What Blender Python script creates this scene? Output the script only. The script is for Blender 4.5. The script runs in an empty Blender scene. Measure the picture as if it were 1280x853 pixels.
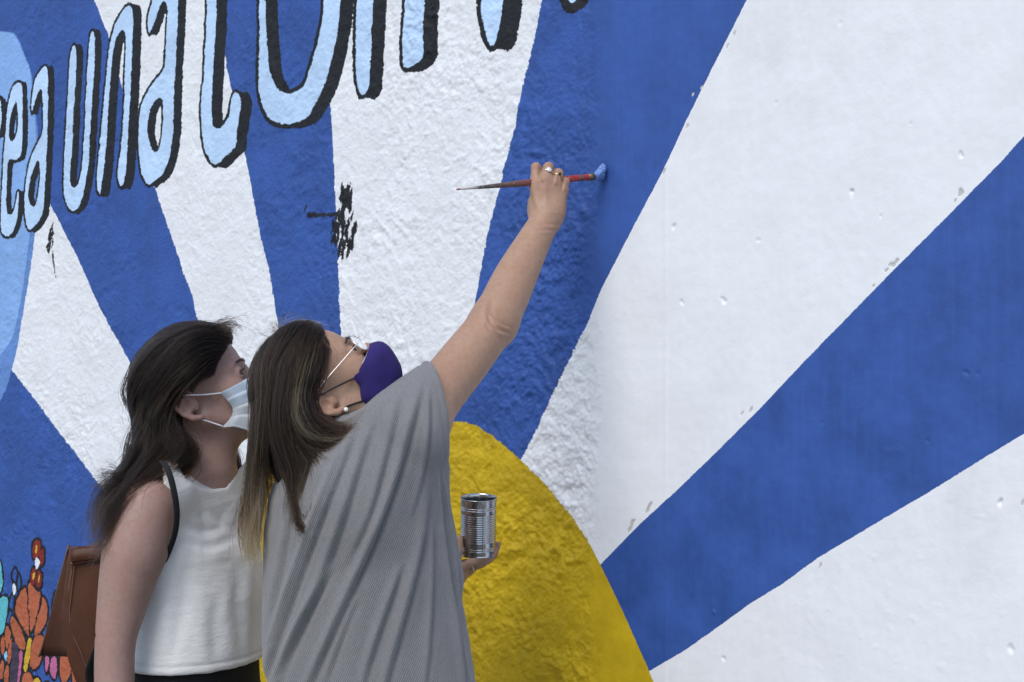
import bpy, bmesh, math, random
import numpy as np
from mathutils import Vector, Matrix

random.seed(7)
RNG = np.random.default_rng(11)
SC = bpy.context.scene
COL = SC.collection

# ------------------------------------------------------------------ camera, sky, light
CAM_Z = 1.60
FOC = 2160.0                      # focal length in units of a 1280 wide frame
cam_d = bpy.data.cameras.new('camera')
cam_d.sensor_width = 36.0
cam_d.lens = 36.0 * FOC / 1280.0
cam_d.clip_start = 0.05
cam_d.clip_end = 2000
cam = bpy.data.objects.new('camera', cam_d)
cam.location = (0, 0, CAM_Z)
cam.rotation_euler = (math.radians(90), 0, 0)
COL.objects.link(cam)
SC.camera = cam

SUN_EL, SUN_AZ = math.radians(50), math.radians(208)   # azimuth: compass direction the light comes from (0 = +Y, clockwise)
world = bpy.data.worlds.new('World')
SC.world = world
world.use_nodes = True
wn = world.node_tree
sky = wn.nodes.new('ShaderNodeTexSky')
sky.sky_type = 'NISHITA'
sky.sun_disc = False
sky.sun_elevation = SUN_EL
sky.sun_rotation = SUN_AZ
sky.air_density = 1.0
sky.dust_density = 1.0
sky.ozone_density = 1.0
bg = wn.nodes['Background']
wn.links.new(sky.outputs[0], bg.inputs[0])
bg.inputs[1].default_value = 0.13
sun_d = bpy.data.lights.new('sun', 'SUN')
sun_d.energy = 1.3
sun_d.angle = math.radians(34)
sun_d.color = (1.0, 0.97, 0.93)
sun = bpy.data.objects.new('sun', sun_d)
sd = Vector((math.sin(SUN_AZ) * math.cos(SUN_EL), math.cos(SUN_AZ) * math.cos(SUN_EL), math.sin(SUN_EL)))
sun.rotation_euler = sd.to_track_quat('Z', 'Y').to_euler()
sun.location = (-4, -6, 8)
COL.objects.link(sun)
vs = SC.view_settings
vs.view_transform = 'Standard'
vs.look = 'None'
vs.exposure = 0.66
vs.gamma = 1.0
vs.use_curve_mapping = False


# ------------------------------------------------------------------ helpers
def at(px, py, d):
    """a point of the place at distance d in front of the camera's start position"""
    return np.array([(px - 640.0) / FOC * d, d, CAM_Z + (426.5 - py) / FOC * d])


def link(name, data, parent=None, **props):
    o = bpy.data.objects.new(name, data)
    COL.objects.link(o)
    if parent is not None:
        o.parent = parent
    for k, v in props.items():
        o[k] = v
    return o


def thing(name, label, category, loc=(0, 0, 0), group=None):
    o = bpy.data.objects.new(name, None)
    COL.objects.link(o)
    o.location = loc
    o.empty_display_size = 0.1
    o['label'] = label
    o['category'] = category
    if group:
        o['group'] = group
    return o


def put(o, root):
    """parent keeping the world place (mesh data is in world coordinates)"""
    o.parent = root
    o.matrix_parent_inverse = Matrix.Translation(root.location).inverted() if root.parent is None else Matrix()
    return o


def mesh_quads(name, V, F, smooth=True):
    me = bpy.data.meshes.new(name)
    V = np.asarray(V, dtype=np.float32)
    F = np.asarray(F, dtype=np.int32)
    n = F.shape[1]
    me.vertices.add(len(V))
    me.vertices.foreach_set('co', V.ravel())
    me.loops.add(F.size)
    me.loops.foreach_set('vertex_index', F.ravel())
    me.polygons.add(len(F))
    me.polygons.foreach_set('loop_start', np.arange(0, F.size, n, dtype=np.int32))
    me.polygons.foreach_set('loop_total', np.full(len(F), n, dtype=np.int32))
    me.polygons.foreach_set('use_smooth', np.full(len(F), smooth, dtype=bool))
    me.update(calc_edges=True)
    return me


def obj_quads(name, V, F, mat, root=None, smooth=True):
    me = mesh_quads(name, V, F, smooth)
    me.materials.append(mat)
    o = link(name, me)
    if root is not None:
        put(o, root)
    return o


def sub_of(o, part):
    o.parent = part
    o.matrix_parent_inverse = Matrix()
    return o


def perlin(x, y, seed=0):
    r = np.random.default_rng(seed)
    perm = r.permutation(512)
    ang = r.random(512) * 2 * np.pi
    gx, gy = np.cos(ang), np.sin(ang)
    xi = np.floor(x).astype(int)
    yi = np.floor(y).astype(int)
    xf = x - xi
    yf = y - yi

    def g(ix, iy, dx, dy):
        h = perm[(ix + perm[iy & 511]) & 511]
        return gx[h] * dx + gy[h] * dy
    u = xf * xf * xf * (xf * (xf * 6 - 15) + 10)
    v = yf * yf * yf * (yf * (yf * 6 - 15) + 10)
    a = g(xi, yi, xf, yf)
    b = g(xi + 1, yi, xf - 1, yf)
    c = g(xi, yi + 1, xf, yf - 1)
    d = g(xi + 1, yi + 1, xf - 1, yf - 1)
    return (a + u * (b - a)) + v * ((c + u * (d - c)) - (a + u * (b - a)))


def smooth(a, b, x):
    t = np.clip((x - a) / (b - a), 0, 1)
    return t * t * (3 - 2 * t)


# ------------------------------------------------------------------ material helpers
class NT:
    def __init__(self, name):
        self.m = bpy.data.materials.new(name)
        self.m.use_nodes = True
        self.t = self.m.node_tree
        self.b = self.t.nodes['Principled BSDF']
        self.out = self.t.nodes['Material Output']

    def n(self, kind, **kw):
        nd = self.t.nodes.new('ShaderNode' + kind)
        for k, v in kw.items():
            if k.startswith('i_'):
                nd.inputs[k[2:].replace('_', ' ')].default_value = v
            else:
                setattr(nd, k, v)
        return nd

    def l(self, a, b):
        self.t.links.new(a, b)

    def mathn(self, op, a, b=None, c=None):
        nd = self.n('Math', operation=op)
        for i, v in enumerate((a, b, c)):
            if v is None:
                continue
            if isinstance(v, (int, float)):
                nd.inputs[i].default_value = v
            else:
                self.l(v, nd.inputs[i])
        return nd.outputs[0]

    def mix(self, fac, a, b, blend='MIX'):
        nd = self.n('Mix', data_type='RGBA', blend_type=blend)
        for sock, v in ((nd.inputs[0], fac), (nd.inputs[6], a), (nd.inputs[7], b)):
            if isinstance(v, (int, float)):
                sock.default_value = v
            elif isinstance(v, tuple):
                sock.default_value = (*v, 1.0)[:4]
            else:
                self.l(v, sock)
        return nd.outputs[2]

    def noise(self, scale, detail=3.0, rough=0.55, vec=None, dist=0.0):
        nd = self.n('TexNoise')
        nd.inputs['Scale'].default_value = scale
        nd.inputs['Detail'].default_value = detail
        nd.inputs['Roughness'].default_value = rough
        nd.inputs['Distortion'].default_value = dist
        if vec is not None:
            self.l(vec, nd.inputs['Vector'])
        return nd.outputs['Fac']

    def rng(self, v, a, b, c=0.0, d=1.0, smooth=False):
        nd = self.n('MapRange')
        if smooth:
            nd.interpolation_type = 'SMOOTHSTEP'
        self.l(v, nd.inputs[0])
        for i, x in enumerate((a, b, c, d)):
            nd.inputs[i + 1].default_value = x
        return nd.outputs[0]

    def coord(self, which='Object'):
        return self.n('TexCoord').outputs[which]

    def attr(self, name):
        return self.n('Attribute', attribute_name=name)

    def bump(self, h, strength=0.3, dist=0.002, prev=None):
        nd = self.n('Bump')
        nd.inputs['Strength'].default_value = strength
        nd.inputs['Distance'].default_value = dist
        self.l(h, nd.inputs['Height'])
        if prev is not None:
            self.l(prev, nd.inputs['Normal'])
        return nd.outputs[0]

    def set(self, **kw):
        for k, v in kw.items():
            s = self.b.inputs[k.replace('_', ' ')]
            if isinstance(v, (int, float)):
                s.default_value = v
            elif isinstance(v, tuple):
                s.default_value = (*v, 1.0)[:4] if s.type == 'RGBA' else v
            else:
                self.l(v, s)
        return self.m


def plain(name, col, rough=0.6, metal=0.0, var=0.12, scale=60.0, bump=0.0, bscale=300.0):
    t = NT(name)
    co = t.coord()
    n = t.noise(scale, 4, 0.6, co)
    c = t.mix(t.rng(n, 0.3, 0.7), tuple(x * (1 - var) for x in col), tuple(min(1, x * (1 + var)) for x in col))
    t.set(Base_Color=c, Roughness=rough, Metallic=metal)
    if bump:
        t.set(Normal=t.bump(t.noise(bscale, 4, 0.6, co), bump, 0.001))
    return t.m


# ------------------------------------------------------------------ the ground
t = NT('pavement')
co = t.coord()
n1 = t.noise(2.0, 5, 0.6, co)
n2 = t.noise(90.0, 4, 0.65, co)
c = t.mix(t.rng(n1, 0.3, 0.7), (0.075, 0.073, 0.07), (0.115, 0.112, 0.108))
c = t.mix(t.rng(n2, 0.35, 0.7), c, (0.16, 0.157, 0.15))
t.set(Base_Color=c, Roughness=0.9, Normal=t.bump(n2, 0.4, 0.003))
M_PAVE = t.m
gx = 400.0
me = mesh_quads('ground', [(-gx, -gx, 0), (gx, -gx, 0), (gx, gx, 0), (-gx, gx, 0)], [(0, 1, 2, 3)], False)
me.materials.append(M_PAVE)
link('ground', me, kind='structure')

# ------------------------------------------------------------------ the mural wall
YAW = math.radians(40.0)
W0 = at(757, 217, 3.43)                      # where the brush meets the wall
W0xy = W0[:2]
WU = np.array([math.cos(YAW), -math.sin(YAW)])     # along the wall (to the right, nearer)
WN = np.array([-math.sin(YAW), -math.cos(YAW)])    # out of the wall, to the street


def trace(px, py):
    """photo point -> (u, z) on the wall plane"""
    r = (px - 640.0) / FOC
    d = (W0xy @ WN) / (r * WN[0] + WN[1])
    u = (np.array([r * d, d]) - W0xy) @ WU
    return u, CAM_Z + (426.5 - py) / FOC * d


def wall_xyz(u, z, h):
    p = W0xy[None, :] + u[:, None] * WU[None, :] + h[:, None] * WN[None, :]
    return np.column_stack([p, z])


def crom(pts, sub=6):
    P = np.asarray(pts, float)
    n = len(P)
    out = []
    for i in range(n):
        p0, p1, p2, p3 = P[i - 1], P[i], P[(i + 1) % n], P[(i + 2) % n]
        for k in range(sub):
            s = k / sub
            out.append(0.5 * ((2 * p1) + (-p0 + p2) * s + (2 * p0 - 5 * p1 + 4 * p2 - p3) * s * s + (-p0 + 3 * p1 - 3 * p2 + p3) * s ** 3))
    return np.array(out)


def to_wall(pts, curve=True):
    P = crom(pts, 5) if curve else np.asarray(pts, float)
    return np.array([trace(a, b) for a, b in P])


# wall grid: fine where the mural is seen, coarse beyond
uL, uR = trace(-14, 400)[0], trace(1294, 400)[0]


def lines(a, b, lo, hi, step_a, step_b, coarse):
    xs = [a]
    while xs[-1] < b:
        f = (xs[-1] - a) / (b - a)
        xs.append(xs[-1] + step_a + (step_b - step_a) * f)
    L = list(np.arange(lo, a - coarse * .5, coarse))
    Rr = list(np.arange(b + coarse, hi + 1e-6, coarse))
    return np.array(L + xs + Rr)


ug = lines(uL, uR, -7.0, 5.0, 0.0034, 0.0024, 0.12)
zg = lines(0.60, 2.62, 0.0, 3.5, 0.0028, 0.0028, 0.10)
zg[0] = -0.02
NU, NZ = len(ug), len(zg)
U, Z = np.meshgrid(ug, zg)                # rows: z
Uf, Zf = U.ravel(), Z.ravel()
FAR = 0.05


def seg_sdf(poly, pad=0.03):
    """signed distance (negative inside) of the wall vertices to a closed polygon, clamped to FAR"""
    out = np.full(Uf.shape, FAR, np.float32)
    lo, hi = poly.min(0) - pad, poly.max(0) + pad
    c0, c1 = np.searchsorted(ug, lo[0]), np.searchsorted(ug, hi[0])
    r0, r1 = np.searchsorted(zg, lo[1]), np.searchsorted(zg, hi[1])
    if c1 <= c0 or r1 <= r0:
        return out
    su, sz = U[r0:r1, c0:c1], Z[r0:r1, c0:c1]
    best = np.full(su.shape, 1e9)
    ins = np.zeros(su.shape, bool)
    n = len(poly)
    for i in range(n):
        ax, ay = poly[i]
        bx, by = poly[(i + 1) % n]
        ex, ey = bx - ax, by - ay
        L = ex * ex + ey * ey + 1e-14
        wx, wy = su - ax, sz - ay
        tt = np.clip((wx * ex + wy * ey) / L, 0, 1)
        dx, dy = wx - ex * tt, wy - ey * tt
        np.minimum(best, dx * dx + dy * dy, out=best)
        if ay != by:
            cond = (ay > sz) != (by > sz)
            xin = ax + (sz - ay) / (by - ay) * ex
            ins ^= cond & (su < xin)
    d = np.sqrt(best)
    d = np.where(ins, -d, d)
    v = out.reshape(U.shape)
    v[r0:r1, c0:c1] = np.clip(d, -FAR, FAR)
    return v.ravel()


def fast_sdf_big(poly):
    return seg_sdf(poly, 0.06)


# --- traced outlines (photo points); rays first
RAYS = [
    [(15, 463), (70, 535), (125, 607), (200, 720), (300, 900), (400, 1150), (-900, 1150), (-900, 560), (-300, 400), (-60, 420)],
    [(60, -150), (118, 0), (140, 55), (153, 110), (172, 165), (195, 238), (215, 300), (240, 370), (247, 405), (300, 640), (400, 1150), (250, 650), (165, 458),
     (125, 385), (90, 308), (62, 255), (20, 170), (-60, 0), (-140, -150), (-250, -500), (-80, -500)],
    [(398, -150), (404, 0), (411.5, 113), (415.4, 165), (418, 220), (422, 310), (425, 400), (430, 600), (420, 1150), (390, 900), (368, 520), (350, 421), (338, 349),
     (325, 292), (312, 220), (305.8, 191), (296, 140), (288, 103), (279, 60), (262, -20), (230, -150), (150, -500), (380, -500)],
    [(712, -150), (677.6, 0), (665.7, 56), (657.7, 88), (651, 119), (643, 160), (637, 180), (624, 236), (607.5, 301), (592, 383), (575, 465), (560, 530), (480, 800), (420, 1150),
     (560, 760), (652, 573), (671.6, 534), (691, 491), (704, 465), (721, 429), (734, 403), (752, 360), (773, 320), (800, 268), (829.5, 212), (856.6, 153), (888.6, 88.6), (933, 0), (1000, -150), (1180, -500), (800, -500)],
    [(1500, -60), (1280, 170), (1250, 203), (1180, 275), (1110, 345), (1036, 420), (990, 468), (947, 514), (901, 560), (840.6, 618), (800, 655), (750, 706), (600, 860), (430, 1100), (600, 980),
     (817, 836), (856, 813), (900, 782), (937, 755), (978, 730), (1023, 697), (1092, 656), (1165, 613), (1231, 572), (1280, 542), (1500, 410), (2400, -150), (2400, -900)],
]
SUNP = [(548, 545), (560, 531), (575, 527), (600, 535), (640, 565), (680, 605), (702, 631), (727, 665), (750, 706), (780, 768), (800, 813), (817, 853), (845, 940), (862, 1040),
        (860, 1120), (640, 1240), (430, 1250), (310, 1180), (262, 1000), (250, 900), (255, 800), (270, 700), (300, 620), (340, 565), (400, 535), (480, 528)]
PALE_OUT = [(0, 39), (19, 43), (30, 67), (39, 94), (46, 150), (49, 220), (43, 295), (38, 335), (27, 400), (16, 457), (-4, 510), (-70, 600), (-250, 600), (-330, 300), (-250, 60), (-80, 22)]
PALE_IN = [(0, 40), (18, 44), (29, 68), (38, 95), (44, 150), (44, 220), (36, 299), (30, 346), (18, 414), (0, 445), (-30, 490), (-90, 570), (-250, 570), (-320, 300), (-250, 70), (-80, 26)]
# letters: (fill outline, holes, shadow shift in photo px, outline px)
LETTERS = [
    ([(-40, 112), (-4, 122), (2, 138), (1.5, 160), (-4, 170), (-30, 180)], [], 5, 1.8),
    ([(22, 104), (14.6, 112.7), (10, 136), (7.3, 171), (4.4, 200.5), (1.5, 247), (1, 285.5), (7.3, 295), (14.6, 291), (20.5, 276.7), (23.6, 247), (22, 241), (17.6, 262), (11.7, 269), (7.6, 259), (10, 204),
      (20.5, 200), (26.5, 190), (28.5, 156), (27.5, 110)],
     [[(20.5, 128), (23, 148), (21, 168), (15, 177), (11.5, 168), (14, 145)]], 4.5, 1.8),
    ([(40.5, 141), (40, 124), (44, 101), (52.7, 86), (58.6, 85), (60, 104), (60, 148), (58.6, 183), (56, 241), (51, 271), (38, 287), (32.8, 279), (30.7, 253), (33.7, 218), (39.5, 195), (48, 177), (53.6, 165),
      (54.3, 139), (53, 115.6), (50, 112), (44, 127)],
     [[(47.5, 201), (50.5, 218), (48, 241), (44, 257), (38, 256), (35.5, 241), (39.5, 218)]], 5.5, 1.8),
    ([(91.5, 57), (87, 72), (85, 117), (82, 164), (79.5, 215), (80.5, 245), (86, 260), (92, 264), (99, 258), (105, 240), (110, 205), (113, 160), (116, 117), (118, 70), (118, 45), (115.5, 39), (112.5, 45), (110, 70),
      (108, 117), (106, 160), (102, 205), (99, 225), (95, 234), (90, 234), (87.5, 222), (89.5, 190), (92.5, 140), (94.5, 95), (95, 65)], [], 6, 1.8),
    ([(125, 243), (121.6, 217), (130, 129), (136, 64), (143.6, 32), (154, 13), (161, 7.3), (165.6, 13), (166, 35), (165, 73), (162.6, 126), (159.7, 176), (156.8, 217), (152.4, 233), (148, 226), (148, 211), (151.5, 182),
      (155, 141), (156, 97), (157.4, 53), (154.4, 38), (147, 44), (141.6, 62), (136.7, 117), (133.8, 164), (130, 211)], [], 8, 2.0),
    ([(186, 41), (184.6, 26), (189, 6), (194, -8), (205, -26), (216, -22), (222, -4), (222.8, 0), (220.7, 59), (218, 100), (217, 152), (212.5, 193), (203.7, 217), (192, 227), (186, 231), (177, 217), (173, 188), (174.4, 147),
      (180, 123), (192, 103), (205, 85), (207.5, 59), (208.7, 29), (209.6, 12), (206.6, 2), (200.8, 6), (193.4, 26), (189, 38)],
     [[(200, 122), (204, 132), (203, 164), (199, 185), (192, 190), (185.5, 176), (184.5, 155), (190, 132)]], 7, 2.0),
    ([(258, -60), (258, 0), (255.5, 90), (252.4, 116), (251.6, 155), (255.5, 186), (263, 202), (271, 206), (281, 196), (293, 184), (295.5, 165), (300.6, 137), (301.4, 124), (295.5, 116), (290, 124), (286.4, 144), (278, 157),
      (271, 161), (265, 152), (265.5, 116), (268, 64), (270.4, 0), (270, -60), (264, -75)], [], 10, 2.2),
    ([(324, 0), (324.6, 52), (323.8, 90), (325.6, 121), (335.4, 147), (353.5, 155), (369, 153.5), (384.4, 146), (395, 129), (405, 108), (415.4, 70), (423, 33), (426, 0), (424, -60), (400, -120), (375, -140), (345, -120), (327, -60)],
     [[(405, 0), (403, 26), (396, 59), (387, 88), (377, 110), (359, 117), (345, 108), (337, 85), (334, 52), (332, 0), (335, -50), (350, -90), (375, -100), (397, -60)]], 11, 3.0),
    ([(446.5, 0), (444.4, 61), (444.4, 93), (448, 111), (453, 119), (460, 111), (462.5, 90), (464.6, 40), (466.5, 0), (472, -35), (490, -55), (503, -35), (506, 0), (503.7, 40), (503.7, 77), (507.6, 85), (518, 81), (529, 69), (529.4, 40),
      (531, 0), (528, -60), (505, -98), (470, -90), (450, -50)], [], 12, 3.0),
    ([(600.6, 0), (603, 26), (610, 50), (615, 57), (620.5, 50), (626, 24), (628.5, 0), (627, -50), (613, -75), (602, -45)], [], 17, 4.0),
    ([(710, -2), (714, 4), (719, 0), (720, -12), (714, -18), (709, -12)], [], 8, 6.5),
]
ORANGE, REDF, TEAL, PINK, YEL, WHI, PLUM, CYAN, BLU2 = range(9)
FLOWERS = {
    'orange_flower': [
        (ORANGE, [(30.5, 735), (21.5, 748), (19, 764), (25, 777), (34, 793), (37, 796), (35, 768), (33.5, 746)]),
        (ORANGE, [(37, 728), (35, 737), (36, 759), (38.5, 789), (43, 782), (48.6, 757), (50, 741), (45, 739)]),
        (ORANGE, [(53, 747), (59, 757), (57.7, 777), (51, 790), (44, 793), (46, 777), (51, 759)]),
        (ORANGE, [(17, 771), (13.6, 782), (18, 798), (25, 810), (31.7, 811), (30.5, 796)]),
        (ORANGE, [(43, 798), (54, 796), (53, 814), (48.6, 832), (40.7, 836), (37, 827)]),
        (ORANGE, [(30, 843), (38, 842), (42, 856), (36, 880), (27, 878), (26, 858)]),
        (YEL, [(36, 799), (40, 800), (38.5, 816), (33, 839), (29.4, 836), (31.7, 818)])],
    'red_flower': [
        (REDF, [(45, 676), (51, 679), (48.6, 696), (42, 698), (41, 683)]),
        (REDF, [(54, 685), (55, 701), (51, 707), (50, 694)]),
        (REDF, [(41, 711), (45, 714), (44, 728), (40, 733), (38, 723)]),
        (REDF, [(47.5, 714), (52, 719), (50, 734), (45, 732)]),
        (YEL, [(44.8, 682), (47, 683), (46, 691), (44, 691)]),
        (YEL, [(42, 716), (43.6, 718), (42, 726), (40.6, 723)]),
        (YEL, [(48.6, 719), (50.2, 721), (48.8, 728), (47.4, 726)]),
        (WHI, [(45, 697), (50, 703), (46, 712), (44, 705)])],
    'small_blue_flower': [
        (BLU2, [(18.5, 711), (21, 716), (20, 726), (17, 728), (15.5, 720)]),
        (BLU2, [(23, 718), (25.5, 726), (23.5, 739), (21.4, 733)]),
        (BLU2, [(14, 745), (17, 747), (15, 762), (12, 758)]),
        (WHI, [(17, 730), (20, 737), (17, 744), (15, 737)])],
    'teal_flower': [
        (TEAL, [(-6, 700), (0, 704), (2.7, 719), (1.8, 737), (-6, 744)]),
        (TEAL, [(1, 748), (8, 746), (10, 757), (7, 777), (3.4, 791), (-6, 790), (-6, 752)])],
    'slim_orange_flower': [
        (ORANGE, [(9, 782), (13, 791), (11.3, 805), (8, 811), (6, 796)]),
        (ORANGE, [(14.2, 797), (15.5, 809), (11, 829), (8.6, 823)]),
        (ORANGE, [(2, 798), (5.4, 797), (5, 812), (3, 819), (0.6, 812)]),
        (ORANGE, [(2, 826), (4.4, 830), (3, 846), (0, 848), (-2, 836)]),
        (ORANGE, [(8, 832), (10.4, 838), (9, 862), (5, 864), (5, 842)]),
        (CYAN, [(7, 814), (8.8, 818), (7, 827), (5, 820)])],
    'plum_leaf': [(PLUM, [(16, 805), (24, 816), (21.5, 853), (18, 900), (8, 900), (11, 853)])],
    'pink_petal': [(PINK, [(24, 818), (28.5, 816), (25, 853), (23, 890), (18, 890), (21, 853)]),
                   (PINK, [(56.5, 822), (61, 823), (59, 841), (56.5, 834)]),
                   (PINK, [(64.5, 823), (71, 824), (69, 848), (63, 841)])],
    'coral_petal': [(ORANGE, [(76, 820), (89, 823), (88, 841), (80, 856), (75, 843)]),
                    (ORANGE, [(92, 826), (104, 830), (104, 850), (96, 862), (90, 850)])],
    'yellow_flower': [(YEL, [(43, 850), (50, 851), (52, 870), (46, 884), (40, 872)]),
                      (YEL, [(55, 858), (63, 856), (66, 872), (58, 884)])],
    'dark_leaf': [(PLUM, [(69, 742), (71, 752), (69, 768), (66, 772), (66, 754)])],
}


def dabs():
    r = random.Random(3)
    out = []
    for i in range(62):
        f = r.random()
        y = 236 + 78 * f
        wd = 2 + 17 * math.sin(math.pi * min(1, f * 0.85 + 0.02))
        x = 432 - 3 * f + r.uniform(-1, 1) * wd * .75
        ln = r.uniform(6, 15)
        w = r.uniform(1.2, 3.0)
        s = r.uniform(-.1, .45)
        out.append([(x + s * ln, y - ln), (x + w, y), (x - s * ln * .5, y + ln), (x - w, y)])
    for i in range(9):
        x = 386 + i * 3.9
        out.append([(x - 2.5, 270), (x + 1, 265.5 + r.uniform(-1, 1)), (x + 3.4, 268.5), (x, 272 + r.uniform(-1, 1))])
    out.append([(380, 262), (383, 256), (384, 257), (382, 264)])
    for x, y in ((417, 281), (415, 288), (418, 292), (414.5, 301)):
        out.append([(x + 2, y - 5), (x + 1.6, y), (x - 2, y + 5), (x - 1.6, y)])
    two = []
    for i in range(20):
        f = r.random()
        y = 281 + 36 * f
        x = 65 - 4 * f + r.uniform(-1, 1) * 4.0 * math.sin(math.pi * (f * .8 + .1))
        ln = r.uniform(3, 7)
        w = r.uniform(.7, 1.5)
        two.append([(x + .3 * ln, y - ln), (x + w, y), (x - .2 * ln, y + ln), (x - w, y)])
    two.append([(65.6, 312), (66.6, 318), (69.6, 345), (69, 346), (66, 325)])
    return out, two


PAL = {   # paint colours in layer order
    'blue': (0.030, 0.083, 0.300), 'rim': (0.12, 0.24, 0.53), 'pale': (0.225, 0.39, 0.70), 'sun': (0.54, 0.365, 0.006),
    'black': (0.007, 0.007, 0.009), 'fill': (0.48, 0.64, 0.84), 'orange': (0.40, 0.105, 0.045), 'red': (0.20, 0.018, 0.012), 'teal': (0.10, 0.42, 0.47),
    'pink': (0.46, 0.12, 0.25), 'yellow': (0.58, 0.36, 0.025), 'white': (0.74, 0.76, 0.79), 'plum': (0.05, 0.035, 0.06), 'cyan': (0.22, 0.52, 0.72), 'chip': (0.50, 0.485, 0.46)}
NAMES = list(PAL)
FL = {ORANGE: 'orange', REDF: 'red', TEAL: 'teal', PINK: 'pink', YEL: 'yellow', WHI: 'white', PLUM: 'plum', CYAN: 'cyan', BLU2: 'blue'}
SD = {k: np.full(Uf.shape, FAR, np.float32) for k in NAMES}
PARTS = []      # (name, sdf)


def join(k, d):
    np.minimum(SD[k], d, out=SD[k])


for poly in RAYS:
    d = fast_sdf_big(to_wall(poly, False))
    join('blue', d)
    PARTS.append(('blue_ray', d, None))
d_pale = fast_sdf_big(to_wall(PALE_OUT))
join('rim', d_pale)
join('pale', fast_sdf_big(to_wall(PALE_IN)))
PARTS.append(('pale_blue_disc', d_pale, None))
d_sun = fast_sdf_big(to_wall(SUNP))
join('sun', d_sun)
PARTS.append(('yellow_sun', d_sun, None))
for fill, holes, shift, ow in LETTERS:
    cx = np.mean([p[0] for p in fill])
    cy = np.mean([p[1] for p in fill])
    pu = abs(trace(cx + 1, cy)[0] - trace(cx, cy)[0])
    pz = abs(trace(cx, cy + 1)[1] - trace(cx, cy)[1])
    Pf = to_wall(fill)
    Hs = [to_wall(h) for h in holes]

    def letter(du, dz):
        o = np.array([du, dz])
        d = seg_sdf(Pf + o)
        for h in Hs:
            d = np.maximum(d, -seg_sdf(h + o))
        return d
    f0 = letter(0, 0)
    ow, shift = ow * 2.0, shift * 1.2
    blk = f0 - ow * pz
    for s in (0.25, 0.5, 0.75, 1.0):
        blk = np.minimum(blk, letter(shift * pu * s, -shift * 0.28 * pz * s) - (ow * 0.55) * pz)
    join('black', blk)
    join('fill', f0)
    PARTS.append(('painted_letter', blk, None))
for group in dabs():
    dd = np.full(Uf.shape, FAR, np.float32)
    for p in group:
        dd = np.minimum(dd, seg_sdf(to_wall(p)))
    join('black', dd)
    PARTS.append(('paint_splatter', dd - 0.004, None))
for nm, petals in FLOWERS.items():
    tot = np.full(Uf.shape, FAR, np.float32)
    for colr, p in petals:
        w = to_wall(p)
        d = seg_sdf(w)
        if colr not in (YEL, WHI, CYAN) or nm in ('yellow_flower', 'orange_flower'):
            join('black', d - 0.0082)
            tot = np.minimum(tot, d - 0.006)
        if colr == BLU2:
            SD['black'] = np.maximum(SD['black'], -(d + 0.001))
        else:
            join(FL[colr], d)
    PARTS.append((nm, tot, None))
CHIPS = [(1115, 331, 5, 3), (1121, 326, 3, 5), (1108, 338, 3, 3), (1201, 240, 4, 6), (1194, 251, 2, 3), (918, 41, 2, 4), (909, 57, 2, 4), (859, 157, 2, 4), (830, 214, 2, 5), (939, 511, 2, 5), (928, 516, 3, 3), (811, 634, 3, 8), (790, 655, 3, 9), (786, 662, 2, 4),
         (1025, 707, 2, 5), (866, 118, 1.5, 3), (877, 110, 1.5, 3), (1278, 628, 2, 6), (1092, 357, 2, 2.5)]
rr = random.Random(5)
for x, y, a, b in CHIPS:
    pts = []
    for k in range(9):
        an = k / 9 * 2 * math.pi
        q = rr.uniform(.55, 1.15)
        pts.append((x + a * q * math.cos(an) + .35 * b * math.sin(an) * q, y - b * q * math.sin(an)))
    join('chip', seg_sdf(to_wall(pts)))

# --- relief of the plaster
uE, zE = trace(742, 520)
edge = uE + 0.025 * perlin(Zf * 6.0, Zf * 0 + 3.3, 4) + 0.02 * perlin(Zf * 22.0, Zf * 0 + 9.1, 5) + 0.03 * np.clip(Zf - 1.75, 0, 1)
ROUGH = 1 - smooth(-0.035, 0.03, Uf - edge)
patch = 0.72 + 0.75 * perlin(Uf * 3.1, Zf * 3.1, 31) + .5 * perlin(Uf * 8.3, Zf * 7.1, 32)
left_calm = 0.50 + 0.5 * smooth(-1.5, -0.25, Uf)
low = 0.8 + 0.35 * smooth(2.0, 1.2, Zf)
R = ROUGH * np.clip(patch, .22, 1.55) * left_calm * low
w1 = perlin(Uf * 9, Zf * 9, 41) * .03
w2 = perlin(Uf * 9 + 7, Zf * 9, 42) * .03
a1 = perlin((Uf + w1) * 34, (Zf + w2) * 27, 1)
a2 = perlin((Uf - w2) * 71, (Zf + w1) * 60, 2)
a3 = perlin(Uf * 150, Zf * 135, 3)
dabsn = np.maximum(0, perlin((Uf + w2) * 48 + 3, (Zf + w1) * 40, 8) - 0.12)
ridge = .35 - np.abs(perlin((Uf + 1.6 * w1) * 19 + 11, (Zf + 1.6 * w2) * 23, 9)) * 1.6
H = .72 * R * (-0.0022 + 0.0046 * a1 + 0.0036 * a2 + 0.0034 * a3 + 0.011 * dabsn + 0.0042 * ridge)
H += ROUGH * 0.003 * perlin(Uf * 7, Zf * 7, 12)
S = 1 - ROUGH
H += S * (0.0022 * perlin(Uf * 5, Zf * 5, 15) + 0.0007 * perlin(Uf * 17, Zf * 13, 16) + 0.0004 * perlin(Uf * 60, Zf * 45, 17) + 0.0004 * perlin(Uf * 75, Zf * 7, 18) - 0.0004)
spk = np.maximum(0, perlin(Uf * 38, Zf * 38, 21) - .38) * np.clip(perlin(Uf * 2.3, Zf * 2.3, 22) + .25, 0, 1)
H += S * 0.005 * spk
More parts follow.
